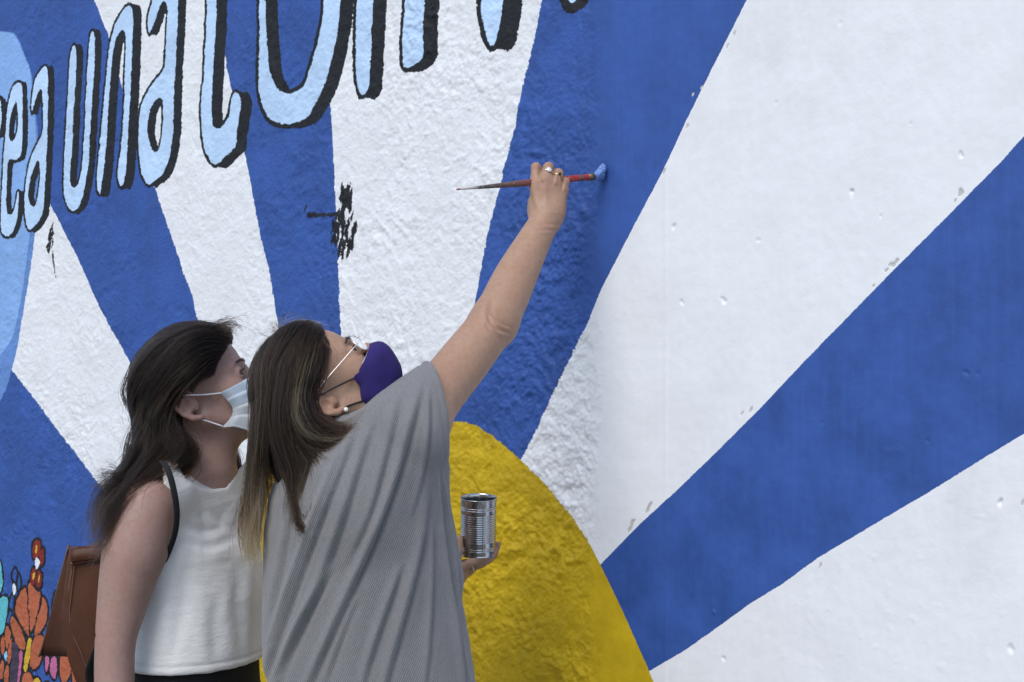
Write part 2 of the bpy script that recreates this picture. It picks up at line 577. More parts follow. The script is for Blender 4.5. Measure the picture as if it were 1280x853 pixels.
for x, y, a, dp in [(1065, 240, 7, 7), (842, 283, 5, 6), (905, 376, 6, 6), (851, 379, 4, 5), (1202, 194, 6, 5), (1250, 629, 5, 9), (1263, 812, 7, 5), (1208, 466, 4, 4), (1222, 468, 3, 3), (904, 824, 5, 4), (1100, 272, 3, 3), (1159, 551, 3, 3), (892, 766, 4, -5), (1028, 530, 2.5, 3),
                    (970, 130, 3, 3), (1138, 155, 2.5, 3), (1050, 30, 3, 3), (948, 300, 4, 3)]:
    u0, z0 = trace(x, y)
    s = a / FOC * 3.0 * .62
    du = (Uf - u0) + .006 * perlin(Uf * 90, Zf * 90, int(x))
    dz = (Zf - z0) + .006 * perlin(Uf * 90 + 5, Zf * 90, int(x) + 1) + .35 * du
    rr2 = (du / s) ** 2 + (dz / (s * 1.1)) ** 2 + 1.1 * perlin(Uf * 170, Zf * 170, int(y))
    H += -dp * 0.00065 * smooth(1.5, .2, rr2) * (.5 + .5 * smooth(-1, 1, dz / s))
H += -0.0013 * np.clip((-SD['chip']) / 0.002, 0, 1)
# paint film lies a hair proud of the white
H += 0.0003 * np.clip(-SD['black'] / 0.002, 0, 1) + 0.0003 * np.clip(-SD['blue'] / 0.002, 0, 1)
# faint vertical trowel line on the smooth plaster
uV = trace(832, 300)[0]
H += S * 0.0008 * np.exp(-((Uf - uV) / .004) ** 2) * (Zf < 1.95)

# --- paint material
t = NT('mural_paint')
co = t.coord()
nE1 = t.noise(210.0, 2, 0.6, co)
nE2 = t.noise(46.0, 2, 0.6, co)
rough_a = t.attr('rough').outputs['Fac']
ew = t.mathn('ADD', t.mathn('MULTIPLY', rough_a, 0.0080), 0.0026)
en = t.mathn('ADD', t.mathn('MULTIPLY', t.mathn('SUBTRACT', nE1, .5), 1.0), t.mathn('MULTIPLY', t.mathn('SUBTRACT', nE2, .5), 0.7))
eoff = t.mathn('MULTIPLY', en, ew)
big = t.noise(1.6, 4, 0.6, co)
mid = t.noise(9.0, 5, 0.65, co)
fine = t.noise(120.0, 4, 0.7, co)
mps = t.n('Mapping')
t.l(co, mps.inputs[0])
mps.inputs['Rotation'].default_value = (0, .9, 0)
mps.inputs['Scale'].default_value = (60, 60, 5)
streak = t.noise(1.0, 4, 0.65, mps.outputs[0], .6)
base = t.mix(t.rng(mid, 0.35, 0.75), (0.775, 0.782, 0.79), (0.715, 0.72, 0.725))
stain = t.mathn('MULTIPLY', t.rng(big, 0.56, 0.78), t.rng(mid, 0.4, 0.75))
base = t.mix(t.mathn('MULTIPLY', stain, 0.55), base, (0.56, 0.545, 0.50))
pitd = t.mathn('MULTIPLY', t.rng(fine, 0.60, 0.78), t.mathn('MULTIPLY', rough_a, 0.38))
base = t.mix(pitd, base, (0.46, 0.445, 0.41))
colr = base
for k in NAMES:
    a = t.attr('d_' + k).outputs['Fac']
    dsum = t.mathn('ADD', a, eoff)
    m = t.rng(dsum, 0.0005, -0.0005)
    c0 = PAL[k]
    v = 0.20 if k in ('blue', 'sun') else 0.10
    pc = t.mix(t.rng(mid, 0.3, 0.72), tuple(x * (1 - v) for x in c0), tuple(min(1, x * (1 + v)) for x in c0))
    if k in ('blue', 'sun'):      # streaky brushed coats
        pc = t.mix(t.mathn('MULTIPLY', t.rng(streak, .45, .75), .30 if k == 'blue' else .12), pc, tuple(x * 1.35 for x in c0))
        pc = t.mix(t.mathn('MULTIPLY', t.rng(big, .5, .75), .30), pc, tuple(x * .72 for x in c0))
    if k == 'blue':      # thin coats and brush dabs show a lighter blue
        pc = t.mix(t.mathn('MULTIPLY', t.rng(fine, .58, .8), 0.28), pc, (0.055, 0.125, 0.40))
    if k == 'sun':
        pc = t.mix(t.mathn('MULTIPLY', t.rng(t.noise(30.0, 4, .6, co), .5, .75), 0.4), pc, (0.43, 0.28, 0.007))
    if k == 'fill':
        pc = t.mix(t.mathn('MULTIPLY', t.rng(fine, .55, .8), 0.30), pc, (0.55, 0.68, 0.84))
    colr = t.mix(m, colr, pc)
fb = t.noise(420.0, 4, 0.65, co)
mb = t.noise(130.0, 4, 0.6, co)
strength = t.mathn('ADD', t.mathn('MULTIPLY', rough_a, 0.62), 0.17)
bn = t.n('Bump')
bn.inputs['Distance'].default_value = 0.0022
t.l(t.mathn('ADD', t.mathn('MULTIPLY', fb, .5), mb), bn.inputs['Height'])
t.l(strength, bn.inputs['Strength'])
t.set(Base_Color=colr, Roughness=t.rng(mid, .3, .7, .48, .66), Normal=bn.outputs[0])
t.b.inputs['Specular IOR Level'].default_value = 0.35
M_MURAL = t.m

XYZ = wall_xyz(Uf, Zf, H)
ii, jj = np.meshgrid(np.arange(NZ - 1), np.arange(NU - 1), indexing='ij')
v00 = (ii * NU + jj).ravel()
FQ = np.column_stack([v00, v00 + 1, v00 + NU + 1, v00 + NU])
owner = np.full(len(FQ), -1, np.int32)


def fc(d):
    return d[FQ].mean(1)


for k, (nm, d, _) in enumerate(PARTS):
    owner[fc(d) < 0] = k
# white plaster is split into the white rays between the blue ones (by direction from the sun's centre)
cu, cz = trace(400, 1120)
ang = np.degrees(np.arctan2(fc(Zf) - cz, fc(Uf) - cu))
bu = [np.degrees(np.arctan2(trace(a, b)[1] - cz, trace(a, b)[0] - cu)) for a, b in ((1100, 520), (740, 300), (370, 300), (170, 250), (60, 620))]
white_bins = np.digitize(ang, sorted(bu))
wall = thing('mural_wall', 'long plastered wall painted with blue and white sun rays and hand lettering', 'wall', (float(W0xy[0]), float(W0xy[1]), 0.0))


def wall_part(nm, mask):
    f = FQ[mask]
    if not len(f):
        return None
    used, inv = np.unique(f, return_inverse=True)
    me = mesh_quads(nm, XYZ[used], inv.reshape(-1, 4))
    me.materials.append(M_MURAL)
    for k in NAMES:
        a = me.attributes.new('d_' + k, 'FLOAT', 'POINT')
        a.data.foreach_set('value', SD[k][used])
    a = me.attributes.new('rough', 'FLOAT', 'POINT')
    a.data.foreach_set('value', ROUGH[used].astype(np.float32))
    return put(link(nm, me), wall)


for k, (nm, d, _) in enumerate(PARTS):
    wall_part(nm, owner == k)
for b in range(6):
    wall_part('white_ray', (owner == -1) & (white_bins == b))
# masonry body behind the painted face
t_ = 0.24
cs = []
for uu in (ug[0], ug[-1]):
    for hh in (-0.006, -t_):
        cs.append(W0xy + uu * WU + hh * WN)
b0, b1, b2, b3 = cs[0], cs[2], cs[3], cs[1]
zt = 3.5
Vb = [(*p, -0.02) for p in (b0, b1, b2, b3)] + [(*p, zt) for p in (b0, b1, b2, b3)]
obj_quads('masonry', Vb, [(0, 3, 2, 1), (4, 5, 6, 7), (1, 2, 6, 5), (2, 3, 7, 6), (3, 0, 4, 7)], plain('old_plaster', (0.42, 0.41, 0.39), 0.9, 0, .2, 8, .4, 80), wall, False)

# ------------------------------------------------------------------ signed distance modelling
class Field:
    """solid made of smoothly blended shapes; meshed with surface nets"""

    def __init__(self):
        self.p = []

    def add(self, fn, lo, hi, k=0.01, op='add'):
        self.p.append((fn, np.asarray(lo, float), np.asarray(hi, float), k, op))

    def cone(self, a, b, ra, rb, k=0.012, op='add'):
        a, b = np.asarray(a, float), np.asarray(b, float)
        ba = b - a
        L = ba @ ba + 1e-12

        def fn(X, Y, Zz):
            px, py, pz = X - a[0], Y - a[1], Zz - a[2]
            tt = np.clip((px * ba[0] + py * ba[1] + pz * ba[2]) / L, 0, 1)
            return np.sqrt((px - ba[0] * tt) ** 2 + (py - ba[1] * tt) ** 2 + (pz - ba[2] * tt) ** 2) - (ra + (rb - ra) * tt)
        m = max(ra, rb)
        self.add(fn, np.minimum(a, b) - m, np.maximum(a, b) + m, k, op)

    def chain(self, pts, rads, k=0.012, op='add'):
        P = [np.asarray(p, float) for p in pts]
        if len(P) > 3 and k >= .02 and op == 'add':
            Q = curve_pts([(*p, r_) for p, r_ in zip(P, rads)], 5 * len(P))
            P, rads = [q[:3] for q in Q], list(Q[:, 3])

        def fn(X, Y, Zz):
            best = None
            for i in range(len(P) - 1):
                a, ba = P[i], P[i + 1] - P[i]
                px, py, pz = X - a[0], Y - a[1], Zz - a[2]
                tt = np.clip((px * ba[0] + py * ba[1] + pz * ba[2]) / (ba @ ba + 1e-12), 0, 1)
                d = np.sqrt((px - ba[0] * tt) ** 2 + (py - ba[1] * tt) ** 2 + (pz - ba[2] * tt) ** 2) - (rads[i] + (rads[i + 1] - rads[i]) * tt)
                best = d if best is None else np.minimum(best, d)
            return best
        m = max(rads)
        A = np.array(P)
        self.add(fn, A.min(0) - m, A.max(0) + m, k, op)

    def ell(self, c, r, R=np.eye(3), k=0.012, op='add'):
        """ellipsoid; R columns are the world directions of its axes"""
        c = np.asarray(c, float)
        r = np.asarray(r, float)

        def fn(X, Y, Zz):
            p = (X - c[0], Y - c[1], Zz - c[2])
            q = [p[0] * R[0, i] + p[1] * R[1, i] + p[2] * R[2, i] for i in range(3)]
            k0 = np.sqrt(sum((q[i] / r[i]) ** 2 for i in range(3)))
            k1 = np.sqrt(sum((q[i] / r[i] ** 2) ** 2 for i in range(3))) + 1e-9
            return k0 * (k0 - 1) / k1
        e = np.sqrt(((R * r[None, :]) ** 2).sum(1))
        self.add(fn, c - e, c + e, k, op)

    def loft(self, table, k=0.02, grow=0.0, op='add'):
        """upright body: rows (z, cx, cy, a, b, turn) give an elliptic section at each height"""
        T = np.array(sorted(table), float)
        zs = T[:, 0]

        def fn(X, Y, Zz):
            cx, cy = np.interp(Zz, zs, T[:, 1]), np.interp(Zz, zs, T[:, 2])
            a, b = np.interp(Zz, zs, T[:, 3]) + grow, np.interp(Zz, zs, T[:, 4]) + grow
            tn = np.interp(Zz, zs, T[:, 5])
            dx, dy = X - cx, Y - cy
            qx, qy = dx * np.cos(tn) + dy * np.sin(tn), -dx * np.sin(tn) + dy * np.cos(tn)
            d = (np.sqrt((qx / a) ** 2 + (qy / b) ** 2) - 1) * np.minimum(a, b)
            cap = np.maximum(zs[0] - grow - Zz, Zz - zs[-1] - grow)
            return np.maximum(d, cap)
        m = T[:, 3:5].max() + abs(grow)
        lo = np.array([T[:, 1].min() - m, T[:, 2].min() - m, zs[0] - abs(grow)])
        hi = np.array([T[:, 1].max() + m, T[:, 2].max() + m, zs[-1] + abs(grow)])
        self.add(fn, lo, hi, k, op)

    def cut(self, fn, lo, hi, k=0.004):
        self.add(fn, lo, hi, k, 'sub')

    def mesh(self, lo, hi, h):
        lo, hi = np.asarray(lo, float), np.asarray(hi, float)
        n = np.ceil((hi - lo) / h).astype(int) + 1
        ax = [lo[i] + h * np.arange(n[i]) for i in range(3)]
        G = np.full(tuple(n), 0.2, np.float32)
        for fn, a, b, k, op in self.p:
            m = k + 2 * h + 0.004
            s = [slice(max(0, int(np.searchsorted(ax[i], a[i] - m)) - 1), int(np.searchsorted(ax[i], b[i] + m)) + 1) for i in range(3)]
            if any(q.stop - q.start <= 1 or q.start >= n[i] for i, q in enumerate(s)):
                continue
            X = ax[0][s[0]][:, None, None].astype(np.float32)
            Y = ax[1][s[1]][None, :, None].astype(np.float32)
            Zz = ax[2][s[2]][None, None, :].astype(np.float32)
            d = fn(X, Y, Zz).astype(np.float32)
            g = G[s[0], s[1], s[2]]
            if op == 'add':
                hh = np.maximum(k - np.abs(g - d), 0) / k
                g = np.minimum(g, d) - hh * hh * k * .25
            else:
                hh = np.maximum(k - np.abs(g + d), 0) / k
                g = np.maximum(g, -d) + hh * hh * k * .25
            G[s[0], s[1], s[2]] = g
        return nets(G, lo, h)


def nets(G, lo, h):
    S_ = G < 0
    c = [S_[i:S_.shape[0] - 1 + i, j:S_.shape[1] - 1 + j, l:S_.shape[2] - 1 + l] for i in (0, 1) for j in (0, 1) for l in (0, 1)]
    anyv = c[0].copy()
    allv = c[0].copy()
    for q in c[1:]:
        anyv |= q
        allv &= q
    act = anyv & ~allv
    I, J, K = np.nonzero(act)
    idx = np.full(act.shape, -1, np.int32)
    idx[I, J, K] = np.arange(len(I))
    off = [(i, j, l) for i in (0, 1) for j in (0, 1) for l in (0, 1)]
    cv = [G[I + o[0], J + o[1], K + o[2]] for o in off]
    P = np.zeros((len(I), 3))
    N = np.zeros(len(I))
    for a in range(8):
        for b in range(a + 1, 8):
            if sum(abs(off[a][q] - off[b][q]) for q in range(3)) != 1:
                continue
            cr = (cv[a] < 0) != (cv[b] < 0)
            tt = np.where(cr, cv[a] / np.where(cr, cv[a] - cv[b], 1), 0)
            for q in range(3):
                P[:, q] += np.where(cr, off[a][q] + (off[b][q] - off[a][q]) * tt, 0)
            N += cr
    P /= N[:, None]
    V = lo + h * (np.column_stack([I, J, K]) + P)
    quads = []
    for axis in range(3):
        sl0 = [slice(None)] * 3
        sl1 = [slice(None)] * 3
        sl0[axis] = slice(0, -1)
        sl1[axis] = slice(1, None)
        s0, s1 = S_[tuple(sl0)], S_[tuple(sl1)]
        e = np.nonzero(s0 != s1)
        a1, a2 = [(1, 2), (2, 0), (0, 1)][axis]
        ok = (e[a1] > 0) & (e[a2] > 0) & (e[a1] < S_.shape[a1] - 1) & (e[a2] < S_.shape[a2] - 1)
        e = [q[ok] for q in e]
        flip = s1[tuple(e)]

        def cell(d1, d2):
            q = [x.copy() for x in e]
            q[a1] -= d1
            q[a2] -= d2
            return idx[tuple(q)]
        A, B, C_, D = cell(1, 1), cell(0, 1), cell(0, 0), cell(1, 0)
        qd = np.column_stack([A, B, C_, D])
        qd[flip] = qd[flip][:, ::-1]
        quads.append(qd)
    F = np.concatenate(quads)
    F = F[(F >= 0).all(1)]
    return V, F


def relax(V, F, it=2, lam=0.5):
    n = len(V)
    e = np.concatenate([F[:, [0, 1]], F[:, [1, 2]], F[:, [2, 3]], F[:, [3, 0]]])
    deg = np.bincount(e[:, 0], minlength=n) + np.bincount(e[:, 1], minlength=n)
    for _ in range(it):
        acc = np.zeros_like(V)
        for q in range(3):
            acc[:, q] = np.bincount(e[:, 0], V[e[:, 1], q], n) + np.bincount(e[:, 1], V[e[:, 0], q], n)
        V = V + lam * (acc / np.maximum(deg, 1)[:, None] - V)
    return V


def vnormals(V, F):
    nf = np.cross(V[F[:, 2]] - V[F[:, 0]], V[F[:, 3]] - V[F[:, 1]])
    N = np.zeros_like(V)
    for c_ in range(4):
        for q in range(3):
            N[:, q] += np.bincount(F[:, c_], nf[:, q], len(V))
    return N / (np.linalg.norm(N, axis=1)[:, None] + 1e-12)


def merge(parts):
    V, F, n = [], [], 0
    for v, f in parts:
        V.append(v)
        F.append(f + n)
        n += len(v)
    return np.concatenate(V), np.concatenate(F)


class Frame:
    """head frame: x forward (face), y to the person's left, z up"""

    def __init__(self, c, pitch, yaw, roll=0.0):
        p, q, r = map(math.radians, (pitch, yaw, roll))
        f = np.array([math.cos(p) * math.cos(q), math.cos(p) * math.sin(q), math.sin(p)])
        l = np.array([-math.sin(q), math.cos(q), 0.0])
        u = np.cross(f, l)
        l, u = l * math.cos(r) + u * math.sin(r), u * math.cos(r) - l * math.sin(r)
        self.c = np.asarray(c, float)
        self.R = np.column_stack([f, l, u])

    def __call__(self, x, y, z):
        return self.c + self.R @ np.array([x, y, z])

    def pts(self, A):
        return self.c[None, :] + np.asarray(A, float) @ self.R.T

    def inv(self, P):
        return (np.asarray(P) - self.c) @ self.R


def tube(pts, rads, sides=10, cap=True):
    P = np.asarray(pts, float)
    n = len(P)
    T = np.gradient(P, axis=0)
    T /= np.linalg.norm(T, axis=1)[:, None] + 1e-12
    ref = np.array([0, 0, 1.0]) if abs(T[0, 2]) < .9 else np.array([0, 1.0, 0])
    V, F = [], []
    for i in range(n):
        ref = ref - T[i] * (ref @ T[i])
        ref /= np.linalg.norm(ref)
        bi = np.cross(T[i], ref)
        r = rads[i] if hasattr(rads, '__len__') else rads
        rx, ry = r if hasattr(r, '__len__') else (r, r)
        for s in range(sides):
            a = 2 * math.pi * s / sides
            V.append(P[i] + ref * math.cos(a) * rx + bi * math.sin(a) * ry)
    for i in range(n - 1):
        for s in range(sides):
            F.append((i * sides + s, i * sides + (s + 1) % sides, (i + 1) * sides + (s + 1) % sides, (i + 1) * sides + s))
    if cap:
        for i, base in ((0, 0), (n - 1, (n - 1) * sides)):
            V.append(P[i])
            m = len(V) - 1
            for s in range(0, sides, 2):
                q = (m, base + s, base + (s + 1) % sides, base + (s + 2) % sides)
                F.append(q if i else q[::-1])
    return np.array(V), np.array(F)


def curve_pts(pts, n=20):
    P = np.asarray(pts, float)
    m = len(P)
    out = []
    for s in np.linspace(0, m - 1, n):
        i = min(int(s), m - 2)
        f = s - i
        p0, p1, p2, p3 = P[max(i - 1, 0)], P[i], P[i + 1], P[min(i + 2, m - 1)]
        out.append(0.5 * ((2 * p1) + (-p0 + p2) * f + (2 * p0 - 5 * p1 + 4 * p2 - p3) * f * f + (-p0 + 3 * p1 - 3 * p2 + p3) * f ** 3))
    return np.array(out)


def lathe(prof, c, ax, seg=48):
    """profile rows (radius, height) turned round axis ax at c"""
    ax = np.asarray(ax, float) / np.linalg.norm(ax)
    u = np.cross(ax, [0, 1, 0])
    u /= np.linalg.norm(u)
    w = np.cross(ax, u)
    V, F = [], []
    for r, hgt in prof:
        for s in range(seg):
            a = 2 * math.pi * s / seg
            V.append(np.asarray(c) + ax * hgt + (u * math.cos(a) + w * math.sin(a)) * r)
    for i in range(len(prof) - 1):
        for s in range(seg):
            F.append((i * seg + s, i * seg + (s + 1) % seg, (i + 1) * seg + (s + 1) % seg, (i + 1) * seg + s))
    return np.array(V), np.array(F)


def sphere(c, r, n=16, R=np.eye(3)):
    V, F = [], []
    for i in range(n + 1):
        a = math.pi * i / n
        for j in range(2 * n):
            b = math.pi * j / n
            V.append(np.asarray(c) + R @ (np.array([math.cos(a), math.sin(a) * math.cos(b), math.sin(a) * math.sin(b)]) * r))
    for i in range(n):
        for j in range(2 * n):
            j2 = (j + 1) % (2 * n)
            F.append((i * 2 * n + j, (i + 1) * 2 * n + j, (i + 1) * 2 * n + j2, i * 2 * n + j2))
    return np.array(V), np.array(F)


# ------------------------------------------------------------------ body building blocks
def head_shape(f, H, neck_to, neck_r, sc=1.0):
    e = H.R
    P = lambda x, y, z: H(x * sc, y * sc, z * sc)
    E = lambda c, r, k=0.02, op='add': f.ell(P(*c), np.array(r) * sc, e, k * sc, op)
    E((-.012, 0, .025), (.092, .073, .082))
    E((.030, 0, .018), (.052, .060, .056), .02)
    E((.034, 0, -.045), (.047, .053, .066), .025)
    for s in (-1, 1):
        f.cone(P(-.008, s * .050, -.050), P(.058, s * .020, -.098), .017 * sc, .014 * sc, .02)
        E((.052, s * .036, -.030), (.026, .022, .024), .02)
        f.cone(P(.078, s * .010, .008), P(.064, s * .042, .010), .007 * sc, .006 * sc, .016)
    f.cone(P(.068, 0, -.100), P(.062, 0, -.098), .017 * sc, .017 * sc, .02)
    E((.079, 0, -.070), (.013, .024, .013), .014)
    f.cone(P(.080, 0, .004), P(.105, 0, -.036), .0065 * sc, .0095 * sc, .012)
    for s in (-1, 1):
        f.cone(P(.094, s * .010, -.041), P(.088, s * .014, -.042), .007 * sc, .006 * sc, .01)
        E((.092, s * .033, -.004), (.013, .019, .012), .014, 'sub')
        E((.0705, s * .032, -.005), (.0143, .0143, .0143), .004)
        E((.083, s * .032, -.0055), (.009, .0135, .0050), .002, 'sub')
    # ears
    for s in (-1, 1):
        def q(x, z, o):
            return P(-.019 + x - .12 * z, s * (.066 + o), -.020 + z)
        f.cone(q(-.004, -.004, .004), q(-.010, .012, .006), .012 * sc, .013 * sc, .01)
        hel = [(.008, -.006, .004), (.010, .012, .008), (.004, .027, .013), (-.010, .033, .016), (-.022, .024, .018), (-.025, .006, .018), (-.019, -.012, .015), (-.008, -.024, .011), (.003, -.028, .007)]
        f.chain([q(*v) for v in hel], [x * sc for x in (.0032, .0036, .0042, .0044, .0044, .0042, .0042, .0062, .0055)], .004)
        ant = [(-.002, .020, .010), (-.012, .014, .013), (-.014, .000, .013), (-.009, -.012, .011)]
        f.chain([q(*v) for v in ant], [x * sc for x in (.003, .0036, .0036, .0032)], .005)
        f.cone(q(.008, -.004, .006), q(.006, -.012, .007), .0042 * sc, .0036 * sc, .005)
        f.ell(q(-.004, .000, .019), (.0085 * sc, .0085 * sc, .0105 * sc), e, .004, 'sub')
        f.ell(q(-.008, .021, .021), (.008 * sc, .007 * sc, .006 * sc), e, .004, 'sub')
    # neck
    f.cone(P(-.030, 0, -.030), neck_to, neck_r * .97, neck_r, .03)
    f.cone(P(.012, 0, -.085), np.asarray(neck_to) + e[:, 0] * .02, neck_r * .6, neck_r * .72, .03)


def eye_mesh(H, s, root, mats, look=0.0, sc=1.0):
    c = H(.0705 * sc, s * .032 * sc, -.005 * sc)
    V, F = sphere(c, .0128 * sc, 20, H.R)
    me = mesh_quads('eye', V, F)
    for m in mats:
        me.materials.append(m)
    ring = np.arange(len(F)) // 40
    mi = np.where(ring < 3, 2, np.where(ring < 7, 1, 0)).astype(np.int32)
    me.polygons.foreach_set('material_index', mi)
    return put(link('eye', me), root)


def hand_relaxed(f, wrist, down, back, side):
    """relaxed hand hanging: down = finger direction, back = out of the back of the hand, side = towards the thumb"""
    w, d, b, s = (np.asarray(v, float) for v in (wrist, down, back, side))
    for i, (lat, mc, ln) in enumerate(((.026, .080, .068), (.008, .084, .076), (-.010, .080, .070), (-.027, .072, .054))):
        k0 = w + d * .01 + s * lat * .6
        k1 = w + d * mc + s * lat
        f.cone(k0, k1, .014, .0105, .012)
        p1 = k1 + d * ln * .42 - b * .010
        p2 = p1 + d * ln * .30 - b * .016
        p3 = p2 + d * ln * .20 - b * .016
        f.chain([k1, p1, p2, p3], [.0095, .0085, .0078, .0068], .003)
    t0, t1, t2, t3 = w + s * .016 + d * .012, w + s * .036 + d * .042 - b * .012, w + s * .040 + d * .072 - b * .02, w + s * .034 + d * .096 - b * .024
    f.chain([t0, t1, t2, t3], [.015, .0125, .0098, .0085], .006)


def legs_and_feet(f, hipc, turn, sep, foot_fwd, hip_z, leg_r):
    """legs down to the ground, feet pointing along foot_fwd"""
    fw = np.array([foot_fwd[0], foot_fwd[1], 0.0])
    sd_ = np.array([-fw[1], fw[0], 0.0])
    out = []
    for s in (-1, 1):
        hp = np.array([hipc[0], hipc[1], hip_z]) + sd_ * s * sep
        kn = np.array([hipc[0], hipc[1], 0.48]) + sd_ * s * (sep + .005) + fw * .02
        an = np.array([hipc[0], hipc[1], 0.085]) + sd_ * s * (sep + .01) - fw * .02
        f.chain([hp, kn], [leg_r, leg_r * .68], .03)
        f.chain([kn, kn * .62 + an * .38 - fw * .012, an], [leg_r * .66, leg_r * .64, leg_r * .44], .02)
        out.append((an, fw))
    return out


# ------------------------------------------------------------------ materials for people
def skin(name, base, red, sc=1.0):
    t = NT(name)
    co = t.coord()
    n1 = t.noise(14.0, 4, .6, co)
    n2 = t.noise(120.0, 4, .65, co)
    n3 = t.noise(620.0, 3, .6, co)
    c = t.mix(t.rng(n1, .35, .7), base, tuple(b * .6 + r * .4 for b, r in zip(base, red)))
    c = t.mix(t.mathn('MULTIPLY', t.rng(n2, .42, .72), .5), c, red)
    c = t.mix(t.mathn('MULTIPLY', t.rng(t.noise(45.0, 5, .7, co), .5, .75), .4), c, tuple(x * 1.18 for x in base))
    c = t.mix(t.attr('flush').outputs['Fac'], c, red)
    v = t.n('TexVoronoi')
    v.inputs['Scale'].default_value = 38.0
    t.l(co, v.inputs['Vector'])
    sep = t.n('SeparateColor')
    t.l(v.outputs['Color'], sep.inputs[0])
    keep = t.mathn('GREATER_THAN', sep.outputs[0], .93)
    mole = t.mathn('MULTIPLY', t.rng(v.outputs['Distance'], .060, .035), keep)
    c = t.mix(t.mathn('MULTIPLY', mole, .45), c, (red[0] * .35, red[1] * .3, red[2] * .3))
    h = t.mathn('ADD', t.mathn('MULTIPLY', n2, .6), t.mathn('MULTIPLY', n3, .4))
    t.set(Base_Color=c, Roughness=t.rng(n2, .3, .7, .46, .6), Normal=t.bump(h, .38, .0014))
    t.b.inputs['Subsurface Weight'].default_value = .14
    t.b.inputs['Subsurface Radius'].default_value = (.9, .35, .2)
    t.b.inputs['Subsurface Scale'].default_value = .006
    t.b.inputs['Specular IOR Level'].default_value = .38
    return t.m


def hair_mat(name, dark, mid_, light, rough=.38):
    t = NT(name)
    tone = t.attr('tone').outputs['Fac']
    tip = t.n('HairInfo').outputs['Intercept']
    r = t.n('ValToRGB')
    r.color_ramp.elements[0].position = 0.0
    r.color_ramp.elements[0].color = (*dark, 1)
    r.color_ramp.elements[1].position = 1.0
    r.color_ramp.elements[1].color = (*light, 1)
    e = r.color_ramp.elements.new(.55)
    e.color = (*mid_, 1)
    t.l(tone, r.inputs[0])
    hb = t.n('BsdfHairPrincipled')
    try:
        hb.model = 'CHIANG'
    except Exception:
        pass
    hb.parametrization = 'COLOR'
    t.l(r.outputs[0], hb.inputs['Color'])
    hb.inputs['Roughness'].default_value = rough
    hb.inputs['Radial Roughness'].default_value = .4
    hb.inputs['IOR'].default_value = 1.32
    hb.inputs['Random Roughness'].default_value = .2
    t.l(hb.outputs[0], t.out.inputs['Surface'])
    return t.m


def hair_mass(name, col):
    t = NT(name)
    co = t.coord()
    n = t.noise(90.0, 4, .6, co)
    t.set(Base_Color=t.mix(t.rng(n, .3, .7), tuple(x * .7 for x in col), tuple(x * 1.3 for x in col)), Roughness=.6, Normal=t.bump(n, .4, .003))
    t.b.inputs['Specular IOR Level'].default_value = .25
    return t.m


def lift(H, guides, c, r, m=1.03, n=18):
    """keep guide hairs outside the scalp volume"""
    c, r = np.array(c), np.array(r)
    out = []
    for g in guides:
        L = H.inv(curve_pts(g, n))
        q = np.linalg.norm((L - c) / r, axis=1)
        k = np.where(q < m, m / np.maximum(q, .3), 1.0)
        out.append(list(H.pts(c + (L - c) * k[:, None])))
    return out


